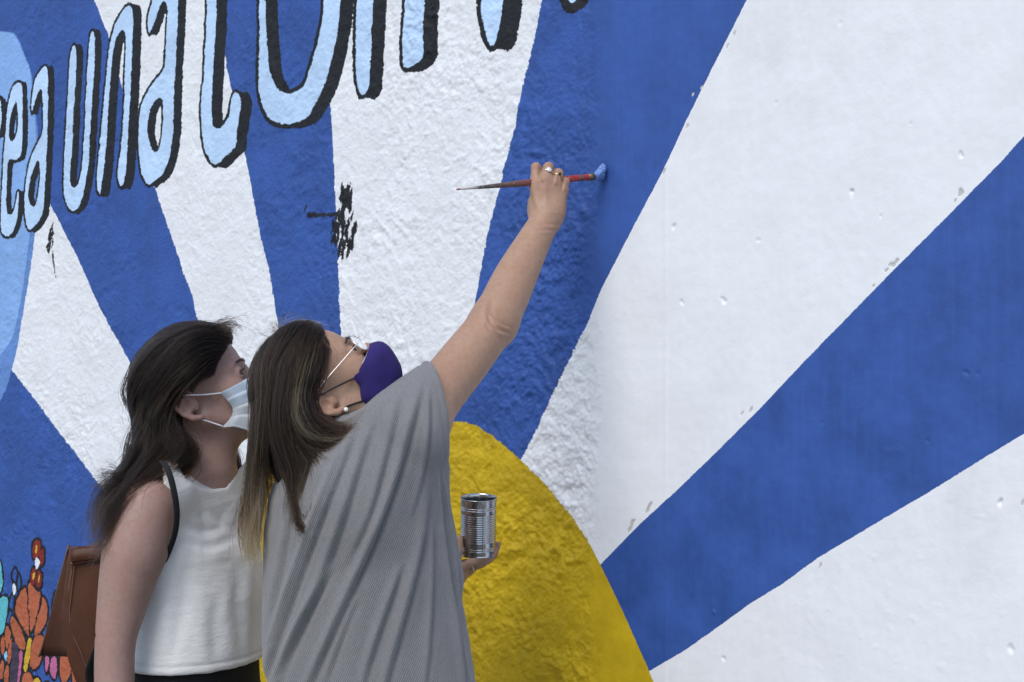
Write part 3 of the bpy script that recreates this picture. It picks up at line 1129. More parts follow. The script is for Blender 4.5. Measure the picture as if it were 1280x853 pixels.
def strands(name, guides, count, rng, thick, mat, rad=.00032, wave=.003, wfreq=3.0, npts=26, tone=(.0, .5), tip_gain=0.0, stray=.08, clump=9, light_share=.0, ends=(.82, 1.0), part=None):
    """hair as real curves: guides are an ordered fan of polylines; strands run between neighbours"""
    GZ = np.array([curve_pts(g, npts) for g in guides])
    ng = len(GZ)
    s_ = np.linspace(0, 1, npts)
    nclump = max(4, count // clump)
    cpos = rng.random(nclump) * (ng - 1)
    coff = rng.normal(0, 1, (nclump, 3)) * thick * .8
    cph = rng.random(nclump) * 6.28
    cfr = wfreq * (0.75 + .5 * rng.random(nclump))
    ctone = rng.random(nclump)
    chl = rng.random(nclump) < light_share
    cid = rng.integers(0, nclump, count)
    sp = rng.random(count) * (ng - 1)
    pos = np.empty((count, npts, 3), np.float32)
    tn = np.empty(count, np.float32)
    radv = np.empty((count, npts), np.float32)
    isstray = rng.random(count) < stray
    for i in range(count):
        c_ = cid[i]
        pull = smooth(.08, .8, s_) * (.22 if isstray[i] else .74)
        pp = np.clip(sp[i] * .35 + cpos[c_] * .65 + rng.normal(0, .12), 0, ng - 1.001)
        g = pp * (1 - pull) + np.clip(cpos[c_], 0, ng - 1.001) * pull
        gi = g.astype(int)
        gf = (g - gi)[:, None]
        p = GZ[gi, np.arange(npts)] * (1 - gf) + GZ[np.minimum(gi + 1, ng - 1), np.arange(npts)] * gf
        env = (.25 + .75 * smooth(0, .3, s_))[:, None]
        ro = rng.normal(0, 1, 3)
        p = p + coff[c_] * env + (ro * thick * .45 * (1 - .55 * pull[:, None])) * env
        ph = cph[c_] + rng.normal(0, .25)
        amp = wave * smooth(.15, .75, s_)
        w = np.column_stack([np.sin(ph + s_ * cfr[c_] * 6.28), np.cos(ph * 1.3 + s_ * cfr[c_] * 5.5), .4 * np.sin(ph * 2 + s_ * cfr[c_] * 6.28)]) * amp[:, None]
        p = p + w
        if isstray[i]:
            p = p + np.cumsum(rng.normal(0, 1, (npts, 3)) * .0013, axis=0) * (s_[:, None] ** .7) + (rng.normal(0, 1, 3) * .012)[None, :] * (s_ ** 2)[:, None]
        ln = rng.uniform(*ends)
        q = np.linspace(0, ln * (npts - 1), npts)
        qi = np.minimum(q.astype(int), npts - 2)
        qf = (q - qi)[:, None]
        pos[i] = p[qi] * (1 - qf) + p[qi + 1] * qf
        tn[i] = (.55 + .45 * ctone[c_]) if chl[c_] and rng.random() < .9 else tone[0] + (tone[1] - tone[0]) * np.clip(.7 * ctone[c_] + .3 * rng.random(), 0, 1)
        radv[i] = rad * (.7 + .6 * rng.random()) * (1 - .75 * s_ ** 3)
    hc = bpy.data.hair_curves.new(name)
    hc.add_curves([npts] * count)
    hc.points.foreach_set('position', pos.ravel())
    hc.points.foreach_set('radius', radv.ravel())
    tv = np.repeat(tn, npts).reshape(count, npts)
    tv = np.where(tv > .5, .35 + (tv - .35) * (.25 + .75 * smooth(.05, .5, s_))[None, :], tv)      # darker roots
    tv = np.clip(tv + tip_gain * smooth(.55, 1.0, s_)[None, :], 0, 1).astype(np.float32)
    a = hc.attributes.new('tone', 'FLOAT', 'POINT')
    a.data.foreach_set('value', tv.ravel())
    hc.materials.append(mat)
    o = link(name, hc, kind='stuff')
    if part is not None:
        if part.type == 'EMPTY':
            put(o, part)
        else:
            sub_of(o, part)
    return o


def body_object(root, parts, mat, H, sc=1.0, extra=()):
    V, F = merge(parts)
    me = mesh_quads('body', V, F)
    me.materials.append(mat)
    L = H.inv(V)
    fl = np.zeros(len(V))
    for c, r, a in (((-.022, .078, -.02), .034, .55), ((-.022, -.078, -.02), .034, .55), ((.1, 0, -.035), .026, .45), ((.055, .042, -.03), .03, .3), ((.055, -.042, -.03), .03, .3)):
        fl = np.maximum(fl, a * np.clip(1 - np.linalg.norm(L - np.array(c) * sc, axis=1) / (r * sc), 0, 1) ** .7)
    for c, r, a in extra:
        fl = np.maximum(fl, a * np.clip(1 - np.linalg.norm(V - c, axis=1) / r, 0, 1))
    at_ = me.attributes.new('flush', 'FLOAT', 'POINT')
    at_.data.foreach_set('value', fl.astype(np.float32))
    return put(link('body', me), root)


def shoe(root, an, fw, mat, sole):
    f = Field()
    f.cone((an[0] - fw[0] * .02, an[1] - fw[1] * .02, .055), (an[0] + fw[0] * .15, an[1] + fw[1] * .15, .040), .040, .034, .03)
    f.cone((an[0], an[1], .08), (an[0], an[1], .10), .044, .042, .03)
    f.add(lambda X, Y, Zz: Zz - .022 + 0 * X + 0 * Y, an - .4, an + np.array([.4, .4, 0]) - np.array([0, 0, .06]), .002, 'sub')
    V, F = f.mesh(np.array([an[0] - .3, an[1] - .3, -.02]), np.array([an[0] + .3, an[1] + .3, .17]), .006)
    o = obj_quads('shoe', V, F, mat, root)
    g = Field()
    g.cone((an[0] - fw[0] * .02, an[1] - fw[1] * .02, .012), (an[0] + fw[0] * .15, an[1] + fw[1] * .15, .012), .043, .037, .01)
    g.add(lambda X, Y, Zz: Zz - .001 + 0 * X + 0 * Y, (an[0] - .3, an[1] - .3, -.2), (an[0] + .3, an[1] + .3, .001), .002, 'sub')
    g.add(lambda X, Y, Zz: .024 - Zz + 0 * X + 0 * Y, (an[0] - .3, an[1] - .3, .024), (an[0] + .3, an[1] + .3, .2), .002, 'sub')
    V, F = g.mesh(np.array([an[0] - .3, an[1] - .3, -.02]), np.array([an[0] + .3, an[1] + .3, .06]), .004)
    sub_of(obj_quads('sole', V, F, sole), o)


def mask_sheet(H, center, side, ys, nu=48, nv=36, pleat=0.0, power=.5, sc=1.0, off=0.0, gather=0.0, seamed=0.0):
    """mask: rows from nose to chin, columns from the right cheek to the left"""
    C_ = curve_pts([(a, 0, b) for a, b in center], nv)
    S_ = curve_pts([(a, 0, b) for a, b in side], nv)
    V = []
    for i in range(nv):
        tv = i / (nv - 1)
        for j in range(nu):
            s = -1 + 2 * j / (nu - 1)
            k = max(0, 1 - abs(s) ** 2.0) ** power
            y = ys * math.sin(s * math.pi / 2) if gather >= 0 else ys * s
            x = S_[i, 0] + (C_[i, 0] - S_[i, 0]) * k
            z = S_[i, 2] + (C_[i, 2] - S_[i, 2]) * (1 - s * s)
            if pleat:
                ed = smooth(1.0, .8, abs(s))
                saw = pleat * (1.0 - (tv * 3.6 + .25) % 1.0 - .5) * (float(ed) * .8 + .2) * (1 if .06 < tv < .95 else .3)
                x += saw * math.cos(s * 1.45)
                y += saw * math.sin(s * 1.45)
                x += .0016 * math.sin(9 * s + 5 * tv) * float(ed) + .0012 * math.sin(21 * s + 13 * tv)
            if seamed:
                x += seamed * math.exp(-(s / .05) ** 2)
            V.append(H(x * sc + off, y * sc, z * sc))
    F = [(i * nu + j, i * nu + j + 1, (i + 1) * nu + j + 1, (i + 1) * nu + j) for i in range(nv - 1) for j in range(nu - 1)]
    return np.array(V), np.array(F)


def thicken(V, F, th):
    """give a grid sheet a back side"""
    N = vnormals(V, F)
    n = len(V)
    V2 = np.concatenate([V, V - N * th])
    F2 = [F, F[:, ::-1] + n]
    e = np.concatenate([F[:, [0, 1]], F[:, [1, 2]], F[:, [2, 3]], F[:, [3, 0]]])
    key = np.sort(e, axis=1)
    _, inv, cnt = np.unique(key, axis=0, return_inverse=True, return_counts=True)
    b = e[cnt[inv.ravel()] == 1]
    F2.append(np.column_stack([b[:, 1], b[:, 0], b[:, 0] + n, b[:, 1] + n]))
    return V2, np.concatenate(F2)


def poly2(X, Zz, P):
    best = None
    ins = None
    n = len(P)
    for i in range(n):
        ax, ay = P[i]
        bx, by = P[(i + 1) % n]
        ex, ey = bx - ax, by - ay
        wx, wy = X - ax, Zz - ay
        tt = np.clip((wx * ex + wy * ey) / (ex * ex + ey * ey + 1e-12), 0, 1)
        d2 = (wx - ex * tt) ** 2 + (wy - ey * tt) ** 2
        best = d2 if best is None else np.minimum(best, d2)
        if ay != by:
            c_ = ((ay > Zz) != (by > Zz)) & (X < ax + (Zz - ay) / (by - ay) * ex)
            ins = c_ if ins is None else ins ^ c_
    d = np.sqrt(best)
    return np.where(ins, -d, d)


def prism(f, pts, d, y0, y1, k=.004, op='sub', rnd=0.0):
    """solid with a traced side view (photo points at distance d) reaching from y0 to y1"""
    P = [(at(a, b, d)[0], at(a, b, d)[2]) for a, b in pts]
    A = np.array(P)
    yc, yh = (y0 + y1) / 2, (y1 - y0) / 2

    def fn(X, Y, Zz):
        q = poly2(X, Zz, P) + rnd + 0 * Y
        w = np.abs(Y - yc) - yh + rnd + 0 * q
        return np.minimum(np.maximum(q, w), 0) + np.sqrt(np.maximum(q, 0) ** 2 + np.maximum(w, 0) ** 2) - rnd
    f.add(fn, (A[:, 0].min(), y0, A[:, 1].min()), (A[:, 0].max(), y1, A[:, 1].max()), k, op)


def folds(V, F, lines_, soft=0.0, seed=1):
    """raise cloth folds along traced lines: rows (points, amplitude m, width px)"""
    N = vnormals(V, F)
    px = V[:, 0] / V[:, 1] * FOC + 640
    py = 426.5 - (V[:, 2] - CAM_Z) / V[:, 1] * FOC
    face = smooth(.45, -.25, N[:, 1])
    D = np.zeros(len(V))
    for pts, amp, w in lines_:
        P = curve_pts([(a, b, 0) for a, b in pts], 24)[:, :2]
        best = np.full(len(V), 1e9)
        sg = np.zeros(len(V))
        ta = np.zeros(len(V))
        for i in range(len(P) - 1):
            e = P[i + 1] - P[i]
            wx, wy = px - P[i, 0], py - P[i, 1]
            tt = np.clip((wx * e[0] + wy * e[1]) / (e @ e), 0, 1)
            d2 = (wx - e[0] * tt) ** 2 + (wy - e[1] * tt) ** 2
            m = d2 < best
            best[m] = d2[m]
            cr = (e[0] * wy - e[1] * wx)
            sg[m] = np.sign(cr[m])
            ta[m] = (i + tt[m]) / (len(P) - 1)
        s = np.sqrt(best) * sg
        env = smooth(0, .18, ta) * (1 - .55 * smooth(.75, 1, ta)) * (.55 + .45 * np.sin(np.pi * np.clip(ta, 0, 1)))
        D += amp * env * (np.exp(-((s - .35 * w) / w) ** 2) - .85 * np.exp(-((s + .75 * w) / (.62 * w)) ** 2))
    if soft:
        D += soft * perlin(px / 46 + py / 130, py / 120, seed) + soft * .4 * perlin(px / 17 + py / 60, py / 50, seed + 1)
    return V + N * (D * face)[:, None]


M_SKIN1 = skin('skin_fair', (0.35, 0.228, 0.187), (0.30, 0.150, 0.116))
M_SKIN2 = skin('skin_tan', (0.385, 0.242, 0.160), (0.31, 0.148, 0.092))
M_EYEW = plain('eye_white', (0.62, 0.60, 0.58), .25, 0, .05)
M_IRIS = plain('iris', (0.06, 0.035, 0.02), .2, 0, .2, 900)
M_PUP = plain('pupil', (0.004, 0.004, 0.004), .12, 0, .02)
EYES = (M_EYEW, M_IRIS, M_PUP)
M_H1 = hair_mat('dark_brown_hair', (0.002, 0.0014, 0.0011), (0.0085, 0.005, 0.0034), (0.060, 0.034, 0.020))
M_H2 = hair_mat('highlighted_hair', (0.005, 0.0033, 0.0025), (0.026, 0.0145, 0.0078), (0.55, 0.36, 0.175))
M_HM1 = hair_mass('dark_hair_base', (0.007, 0.005, 0.004))
M_HM2 = hair_mass('brown_hair_base', (0.012, 0.008, 0.006))
M_DARKCLOTH = plain('black_trousers', (0.005, 0.005, 0.0055), .95, 0, .2, 200, .3, 600)
M_BLACKSTRAP = plain('black_webbing', (0.006, 0.006, 0.0065), .9, 0, .2, 300, .4, 900)
M_SHOE = plain('dark_shoe', (0.05, 0.045, 0.042), .6, 0, .2, 40, .2, 300)
M_SOLE = plain('shoe_sole', (0.45, 0.44, 0.42), .7, 0, .1, 40)
M_METAL = plain('silver', (0.78, 0.77, 0.75), .2, 1.0, .04)
M_GOLD = plain('gold', (0.75, 0.55, 0.25), .22, 1.0, .04)
M_PEARL = plain('pearl', (0.80, 0.77, 0.72), .18, 0, .03)
M_BROW = plain('brow_hair', (0.045, 0.03, 0.022), .7, 0, .2)

# ================================================================== the woman in white
P1 = thing('person', 'person in white sleeveless top and pale surgical mask watching, leather bag on back', 'person', (-0.60, 3.25, 0))
H1 = Frame(at(249, 485, 3.25), 24, 6)
HS1 = 1.07
TURN1 = math.radians(-20)


def rows(tab, d, turn):
    out = []
    for py, cx, a, b in tab:
        p = at(cx, py, d)
        out.append((p[2], p[0], d, a, b, turn))
    return out


f = Field()
head_shape(f, H1, at(249, 600, 3.25), .050, HS1)
# trunk and shoulders
trunk1 = rows([(598, 246, .045, .10), (612, 246, .060, .135), (632, 247, .062, .150), (655, 246, .062, .152), (690, 247, .085, .148), (740, 250, .090, .142), (800, 249, .094, .148), (850, 245, .10, .155), (905, 240, .11, .165), (960, 236, .112, .17), (1010, 236, .09, .15)], 3.25, TURN1)
f.loft(trunk1, .03)
f.chain([at(246, 588, 3.25), at(200, 612, 3.13)], [.045, .042], .04)         # trapezius to the near shoulder
f.chain([at(255, 592, 3.26), at(280, 612, 3.38)], [.045, .046], .04)
f.chain([at(188, 630, 3.09), at(180, 645, 3.08), at(170, 685, 3.07), at(161, 716, 3.065), at(152, 759, 3.06), at(144.5, 801, 3.05), at(143, 850, 3.045), at(145, 900, 3.035), at(147, 960, 3.02), at(149, 1008, 3.01)],
        [.052, .0565, .0575, .0510, .0432, .0360, .0350, .0335, .029, .026], .02)
f.cone(at(120, 790, 3.05), at(124, 800, 3.035), .004, .003, .004, 'sub')
hand_relaxed(f, at(149, 1012, 3.01), (0.05, 0, -1), (0, -1, 0), (1, 0, -.05))
c1 = at(200, 640, 3.2)
V, F = f.mesh((-.83, 2.93, .60), (-.44, 3.47, 1.68), .0027)
V = relax(V, F, 1, .35)
# lower trunk, far arm, legs (coarse)
g = Field()
g.loft(rows([(640, 247, .05, .13), (690, 247, .078, .140), (740, 250, .083, .134), (800, 249, .087, .140), (850, 245, .093, .147), (905, 240, .103, .158), (960, 236, .105, .163), (1010, 236, .085, .14)], 3.25, TURN1), .03)
g.chain([at(270, 630, 3.39), at(262, 700, 3.42), at(255, 790, 3.43), at(262, 880, 3.42), at(270, 950, 3.40)], [.05, .05, .04, .036, .026], .02)
hand_relaxed(g, at(270, 955, 3.40), (0.05, 0, -1), (0, 1, 0), (1, 0, -.05))
fw1 = np.array([math.cos(TURN1), math.sin(TURN1)])
feet1 = legs_and_feet(g, (-.60, 3.25), TURN1, .085, fw1, .86, .088)
V2, F2 = g.mesh((-.9, 2.95, .05), (-.30, 3.62, 1.40), .009)
body1 = body_object(P1, [(V, F), (V2, F2)], M_SKIN1, H1, HS1, ((at(122, 795, 3.02), .04, .35),))
for s in (-1, 1):
    eye_mesh(H1, s, P1, EYES, 0, HS1)
for an, fwv in feet1:
    shoe(P1, an, fwv, M_SHOE, M_SOLE)
# trousers
g = Field()
g.loft(rows([(822, 247, .100, .152), (850, 245, .104, .160), (905, 240, .116, .172), (960, 236, .118, .176), (1010, 236, .095, .16)], 3.25, TURN1), .03)
legs_and_feet(g, (-.60, 3.25), TURN1, .085, fw1, .86, .100)
g.add(lambda X, Y, Zz: Zz - .085 + 0 * X + 0 * Y, (-2, 2, -.5), (1, 5, .085), .004, 'sub')
V, F = g.mesh((-.95, 2.9, .05), (-.25, 3.62, 1.06), .008)
obj_quads('trousers', V, F, M_DARKCLOTH, P1)

# white top
t = NT('white_crepe')
co = t.coord()
n1 = t.noise(28.0, 5, .6, t.n('Mapping').outputs[0])
mp = [n for n in t.t.nodes if n.bl_idname == 'ShaderNodeMapping'][0]
t.l(co, mp.inputs[0])
mp.inputs['Scale'].default_value = (.7, .7, 2.2)
n2 = t.noise(260.0, 4, .65, co)
n3 = t.noise(900.0, 2, .5, co)
h = t.mathn('ADD', t.mathn('MULTIPLY', n1, 1.0), t.mathn('ADD', t.mathn('MULTIPLY', n2, .25), t.mathn('MULTIPLY', n3, .12)))
t.set(Base_Color=t.mix(t.rng(n2, .3, .7), (0.73, 0.715, 0.685), (0.80, 0.785, 0.755)), Roughness=.8, Normal=t.bump(h, .42, .006))
t.b.inputs['Sheen Weight'].default_value = .15
M_WHITE = t.m
g = Field()
g.loft(rows([(582, 246, .06, .150), (600, 247, .066, .160), (625, 247, .072, .168), (655, 246, .074, .168), (690, 248, .099, .163), (740, 251, .105, .158), (800, 250, .110, .164), (838, 246, .115, .170)], 3.25, TURN1), .02)
g.chain([at(246, 586, 3.25), at(205, 610, 3.12)], [.052, .053], .03)
g.chain([at(255, 590, 3.26), at(280, 610, 3.38)], [.052, .053], .03)
prism(g, [(228, 540), (231, 575), (236, 588), (243, 597), (253, 607), (262, 614), (276, 613), (284, 598), (290, 575), (296, 540)], 3.16, 2.9, 3.6)
prism(g, [(120, 540), (203, 570), (207, 600), (211, 630), (209, 660), (203, 690), (192, 706), (120, 730)], 3.10, 2.8, 3.17)
prism(g, [(300, 540), (296, 570), (292, 640), (280, 700), (330, 720), (360, 540)], 3.40, 3.36, 3.7)
g.add(lambda X, Y, Zz: Zz - 1.0 + 0 * X + 0 * Y, (-1.5, 2, .3), (.5, 5, 1.0), .006, 'sub')
V, F = g.mesh((-.86, 2.95, .95), (-.40, 3.56, 1.46), .0032)
V = relax(V, F, 2, .5)
V = folds(V, F, [
    ([(224, 660), (250, 672), (282, 668)], .004, 9), ([(226, 680), (262, 690), (300, 676)], .0035, 9), ([(255, 640), (275, 660), (286, 640)], .004, 9),
    ([(290, 700), (286, 760), (296, 830)], .0032, 13), ([(262, 730), (256, 790), (262, 840)], .003, 15), ([(225, 700), (215, 760), (205, 830)], .003, 14),
    ([(312, 700), (314, 760), (310, 825)], .004, 9), ([(238, 600), (246, 640), (250, 680)], .003, 10)], .0028, 5)
N = vnormals(V, F)
V = V - N * (.0016 * np.exp(-((V[:, 2] - 1.016) / .0026) ** 2))[:, None]     # stitched hem
top1 = obj_quads('sleeveless_top', V, F, M_WHITE, P1)
top1['label'] = 'white crepe sleeveless top'

# hair of the woman in white
g = Field()
e = H1.R
g.ell(H1(-.020, 0, .030), (.100, .084, .090), e, .02)
g.ell(H1(-.060, 0, -.010), (.056, .062, .068), e, .03)
g.cut(lambda X, Y, Zz: -((((X - H1.c[0]) * e[0, 0] + (Y - H1.c[1]) * e[1, 0] + (Zz - H1.c[2]) * e[2, 0]) - .030) - 1.475 * (((X - H1.c[0]) * e[0, 2] + (Y - H1.c[1]) * e[1, 2] + (Zz - H1.c[2]) * e[2, 2]) - .018)) * .56,
      H1.c - .25, H1.c + .25, .012)
for s in (-1, 1):
    g.ell(H1(-.018, s * .090, -.034), (.024, .026, .027), e, .008, 'sub')
fall1 = [at(196, 500, 3.22), at(196, 540, 3.21), at(192, 575, 3.21), at(172, 605, 3.20), at(152, 632, 3.18)]
g.chain(fall1, [.050, .046, .040, .030, .012], .03)
V, F = g.mesh(H1.c - .26, H1.c + np.array([.2, .2, .2]), .0045)
V = relax(V, F, 3, .5)
hair1 = obj_quads('hair', V, F, M_HM1, P1)
hair1['label'] = 'long dark brown wavy hair, half pulled back'
G1 = [
    [(287, 412, 3.235), (264, 407, 3.22), (232, 413, 3.205), (199, 440, 3.195), (181, 485, 3.195), (182, 525, 3.19), (172, 560, 3.17), (150, 598, 3.12), (128, 632, 3.07), (118, 680, 3.05)],
    [(286, 424, 3.205), (260, 420, 3.185), (230, 432, 3.165), (201, 462, 3.16), (187, 500, 3.17), (188, 530, 3.17), (182, 565, 3.15), (166, 602, 3.09), (146, 636, 3.04), (122, 700, 3.035)],
    [(279, 437, 3.185), (257, 441, 3.168), (232, 456, 3.155), (206, 482, 3.155), (192, 508, 3.165), (196, 535, 3.165), (205, 565, 3.14), (190, 597, 3.09), (160, 628, 3.05), (135, 684, 3.04)],
    [(270, 453, 3.178), (252, 457, 3.162), (232, 470, 3.152), (212, 491, 3.155), (202, 515, 3.16), (210, 540, 3.16), (222, 565, 3.14), (214, 592, 3.10), (180, 612, 3.08), (150, 655, 3.06)],
    [(266, 468, 3.176), (249, 475, 3.162), (232, 484, 3.153), (215, 501, 3.155), (207, 524, 3.16), (220, 548, 3.16), (236, 562, 3.15), (236, 584, 3.12), (214, 602, 3.09), (184, 628, 3.06)],
]
G1w = [[at(*q) for q in gg] for gg in G1]
G1w = lift(H1, G1w, (-.020, 0, .030), (.100, .084, .090))
G1m = []
for gg in G1w:
    L = H1.inv(np.array(gg))
    L[:, 1] *= -1
    G1m.append(list(H1.pts(L)))
r1 = np.random.default_rng(21)
strands('strands', G1w, 5200, r1, .0095, M_H1, rad=.00036, wave=.0125, wfreq=2.9, tone=(.0, .95), stray=.14, clump=30, light_share=.13, ends=(.80, 1.0), part=hair1)
strands('strands', G1m, 1500, r1, .0085, M_H1, rad=.00036, wave=.0075, wfreq=2.2, tone=(.0, .75), stray=.04, clump=26, part=hair1)
# crown, from parting to the back
GC = [[H1.pts([(.088 - .012 * abs(s), s * .048, .066 - abs(s) * .012), (.052, s * .052, .104 - abs(s) * .018), (-.01, s * .060, .119 - abs(s) * .022), (-.070, s * .062, .096 - abs(s) * .016), (-.107, s * .052, .046), (-.116, s * .04, -.005), (-.114, s * .035, -.05)])[i] for i in range(7)] for s in np.linspace(-1.2, 1.2, 9)]
strands('strands', GC, 2600, r1, .007, M_H1, rad=.00036, wave=.006, wfreq=1.8, tone=(.0, .9), stray=.06, clump=24, part=hair1)
# lock on the far shoulder
GF = [[at(*q) for q in gg] for gg in ([(262, 530, 3.34), (282, 565, 3.34), (292, 605, 3.31), (300, 640, 3.28), (296, 658, 3.27)], [(268, 530, 3.345), (292, 565, 3.34), (303, 605, 3.30), (306, 640, 3.28), (303, 660, 3.27)])]
strands('strands', GF, 620, r1, .006, M_H1, rad=.00034, wave=.005, wfreq=1.8, tone=(.3, .9), stray=.08, clump=26, part=hair1)
# flyaway wisps over the brow and crown
GW = [[at(*q) for q in gg] for gg in ([(262, 408, 3.2), (275, 403, 3.2), (288, 400, 3.2), (296, 404, 3.2)], [(268, 412, 3.2), (282, 407, 3.2), (293, 408, 3.2), (294, 416, 3.2)])]
strands('strands', GW, 80, r1, .006, M_H1, rad=.00024, wave=.003, tone=(.3, .9), stray=.6, clump=3, part=hair1)
GB = [[at(*q) for q in gg] for gg in ([(172, 560, 3.12), (150, 585, 3.08), (136, 585, 3.06), (122, 592, 3.05)], [(170, 575, 3.12), (150, 600, 3.08), (132, 607, 3.06), (118, 603, 3.05)], [(165, 590, 3.1), (140, 625, 3.06), (122, 650, 3.05), (112, 690, 3.05)])]
strands('strands', GB, 190, r1, .005, M_H1, rad=.00024, wave=.006, tone=(.3, .9), stray=.5, clump=5, part=hair1)


def brow_lash(H, root, hair, rng, sc=1.0, mat=None):
    for s in (-1, 1):
        A = [[H(.090 * sc, s * .012 * sc, .011 * sc), H(.0885 * sc, s * .026 * sc, .0165 * sc), H(.078 * sc, s * .044 * sc, .014 * sc)],
             [H(.091 * sc, s * .012 * sc, .007 * sc), H(.0895 * sc, s * .026 * sc, .012 * sc), H(.079 * sc, s * .044 * sc, .0115 * sc)]]
        n = 80
        pos = []
        for i in range(n):
            q = rng.random() ** .9
            m = rng.random()
            g0 = curve_pts(A[0], 12)
            g1 = curve_pts(A[1], 12)
            i0 = q * 9
            a = int(i0)
            base = (g0[a] * m + g1[a] * (1 - m)) * (1 - (i0 - a)) + (g0[a + 1] * m + g1[a + 1] * (1 - m)) * (i0 - a)
            tg = g0[min(a + 2, 11)] - g0[a]
            tg = tg / np.linalg.norm(tg)
            up = H.R[:, 2]
            for k in range(4):
                pos.append(base + tg * .0075 * k / 3 + up * .0015 * math.sin(k) + rng.normal(0, .0004, 3))
        hc = bpy.data.hair_curves.new('eyebrow')
        hc.add_curves([4] * n)
        hc.points.foreach_set('position', np.array(pos, np.float32).ravel())
        hc.points.foreach_set('radius', np.full(4 * n, .00022, np.float32))
        hc.materials.append(M_BROW)
        put(link('eyebrow', hc, kind='stuff'), root)
        n = 36
        pos = []
        for i in range(n):
            q = -1 + 2 * i / (n - 1)
            base = H(.0705 * sc + math.sqrt(max(0, .0140 ** 2 - (q * .0115) ** 2)) * .98 * sc, (s * .032 + q * .0115) * sc, (-.005 + .0050 * (1 - q * q)) * sc)
            for k in range(4):
                pos.append(base + H.R[:, 0] * .0075 * k / 3 + H.R[:, 1] * s * .003 * k / 3 + H.R[:, 2] * (.0012 * (k / 3) ** 2 * 3))
        hc = bpy.data.hair_curves.new('eyelash')
        hc.add_curves([4] * n)
        hc.points.foreach_set('position', np.array(pos, np.float32).ravel())
        hc.points.foreach_set('radius', np.full(4 * n, .00016, np.float32))
        hc.materials.append(M_BROW)
        put(link('eyelash', hc, kind='stuff'), root)


brow_lash(H1, P1, hair1, r1, HS1)

# surgical mask
t = NT('surgical_mask')
co = t.coord()
n = t.noise(700.0, 2, .5, co)
n2 = t.noise(40.0, 3, .6, co)
tv = t.attr('drop').outputs['Fac']
c = t.mix(t.rng(tv, .38, .5), (0.40, 0.50, 0.62), (0.40, 0.415, 0.415))
t.set(Base_Color=t.mix(t.rng(n2, .35, .7), c, (0.48, 0.53, 0.58)), Roughness=.8, Normal=t.bump(t.mathn('ADD', n, n2), .45, .0015))
M_SURG = t.m
V, F = mask_sheet(H1, [(.108, -.018), (.126, -.040), (.130, -.058), (.126, -.092), (.116, -.136), (.094, -.176)], [(.038, -.024), (.042, -.044), (.046, -.062), (.034, -.074), (.014, -.084)], .068, pleat=.011, power=.55)
nv, nu = 36, 48
drop = np.repeat(np.linspace(0, 1, nv), nu)
V2, F2 = thicken(V, F, .0012)
mask1 = obj_quads('face_mask', V2, F2, M_SURG, P1)
a = mask1.data.attributes.new('drop', 'FLOAT', 'POINT')
a.data.foreach_set('value', np.concatenate([drop, drop]).astype(np.float32))
mask1['label'] = 'pale blue pleated surgical mask'
M_LOOP = plain('white_elastic', (0.74, 0.74, 0.75), .7, 0, .05)
for s in (-1, 1):
    y0 = .0685
    up = [H1(.039, s * y0, -.026), H1(.010, s * .079, -.016), H1(-.018, s * .091, -.004), H1(-.036, s * .090, .002)]
    lo_ = [H1(.016, s * y0, -.083), H1(-.004, s * .073, -.064), H1(-.020, s * .080, -.050), H1(-.034, s * .082, -.036)]
    for pp in (up, lo_):
        v, ff = tube(curve_pts(pp, 14), .0014, 8)
        sub_of(obj_quads('ear_loop', v, ff, M_LOOP), mask1)

# ================================================================== her bag
bag = thing('backpack', 'brown leather backpack with folded flap on the back of the person in white', 'backpack', tuple(at(120, 860, 3.30)))
t = NT('brown_leather')
co = t.coord()
n1 = t.noise(7.0, 4, .6, co)
n2 = t.noise(240.0, 4, .6, co)
v = t.n('TexVoronoi')
v.inputs['Scale'].default_value = 420
t.l(co, v.inputs['Vector'])
c = t.mix(t.rng(n1, .3, .7), (0.050, 0.016, 0.007), (0.088, 0.030, 0.012))
c = t.mix(t.mathn('MULTIPLY', t.rng(n2, .5, .75), .3), c, (0.11, 0.05, 0.027))
t.set(Base_Color=c, Roughness=t.rng(n1, .3, .7, .42, .6), Normal=t.bump(t.mathn('ADD', v.outputs['Distance'], n2), .18, .001))
t.b.inputs['Specular IOR Level'].default_value = .28
M_LEATHER = t.m
M_EDGE = plain('leather_edge', (0.14, 0.07, 0.04), .55, 0, .15, 90)
g = Field()
prism(g, [(92, 690), (118, 686), (150, 684), (165, 690), (165, 885), (118, 885), (104, 858), (92, 820), (85, 790), (83, 768), (86, 735)], 3.24, 3.19, 3.43, .004, 'add', .016)
V, F = g.mesh(at(70, 905, 3.24) - np.array([.05, .1, .02]), at(185, 670, 3.3) + np.array([.03, .2, .03]), .004)
V = relax(V, F, 3, .5)
N = vnormals(V, F)
V = V + N * (.003 * perlin(V[:, 0] * 30, V[:, 2] * 16, 77))[:, None]
obj_quads('bag_body', V, F, M_LEATHER, bag)
top_e = [at(86, 684, 3.215), at(100, 681, 3.195), at(126, 680, 3.185), at(160, 680, 3.18)]


def slab(pts, th, n=10):
    """panel from four corner points with thickness, slightly buckled"""
    A, B, C_, D = [np.asarray(p) for p in pts]
    V, F = [], []
    for i in range(n + 1):
        for j in range(n + 1):
            s, q = i / n, j / n
            p = (A * (1 - s) + B * s) * (1 - q) + (D * (1 - s) + C_ * s) * q
            V.append(p + np.array([0, -.006 * math.sin(math.pi * s) * (1 - q) + .003 * math.sin(5 * q), 0]))
    for i in range(n):
        for j in range(n):
            a = i * (n + 1) + j
            F.append((a, a + n + 1, a + n + 2, a + 1))
    return thicken(np.array(V), np.array(F), th)


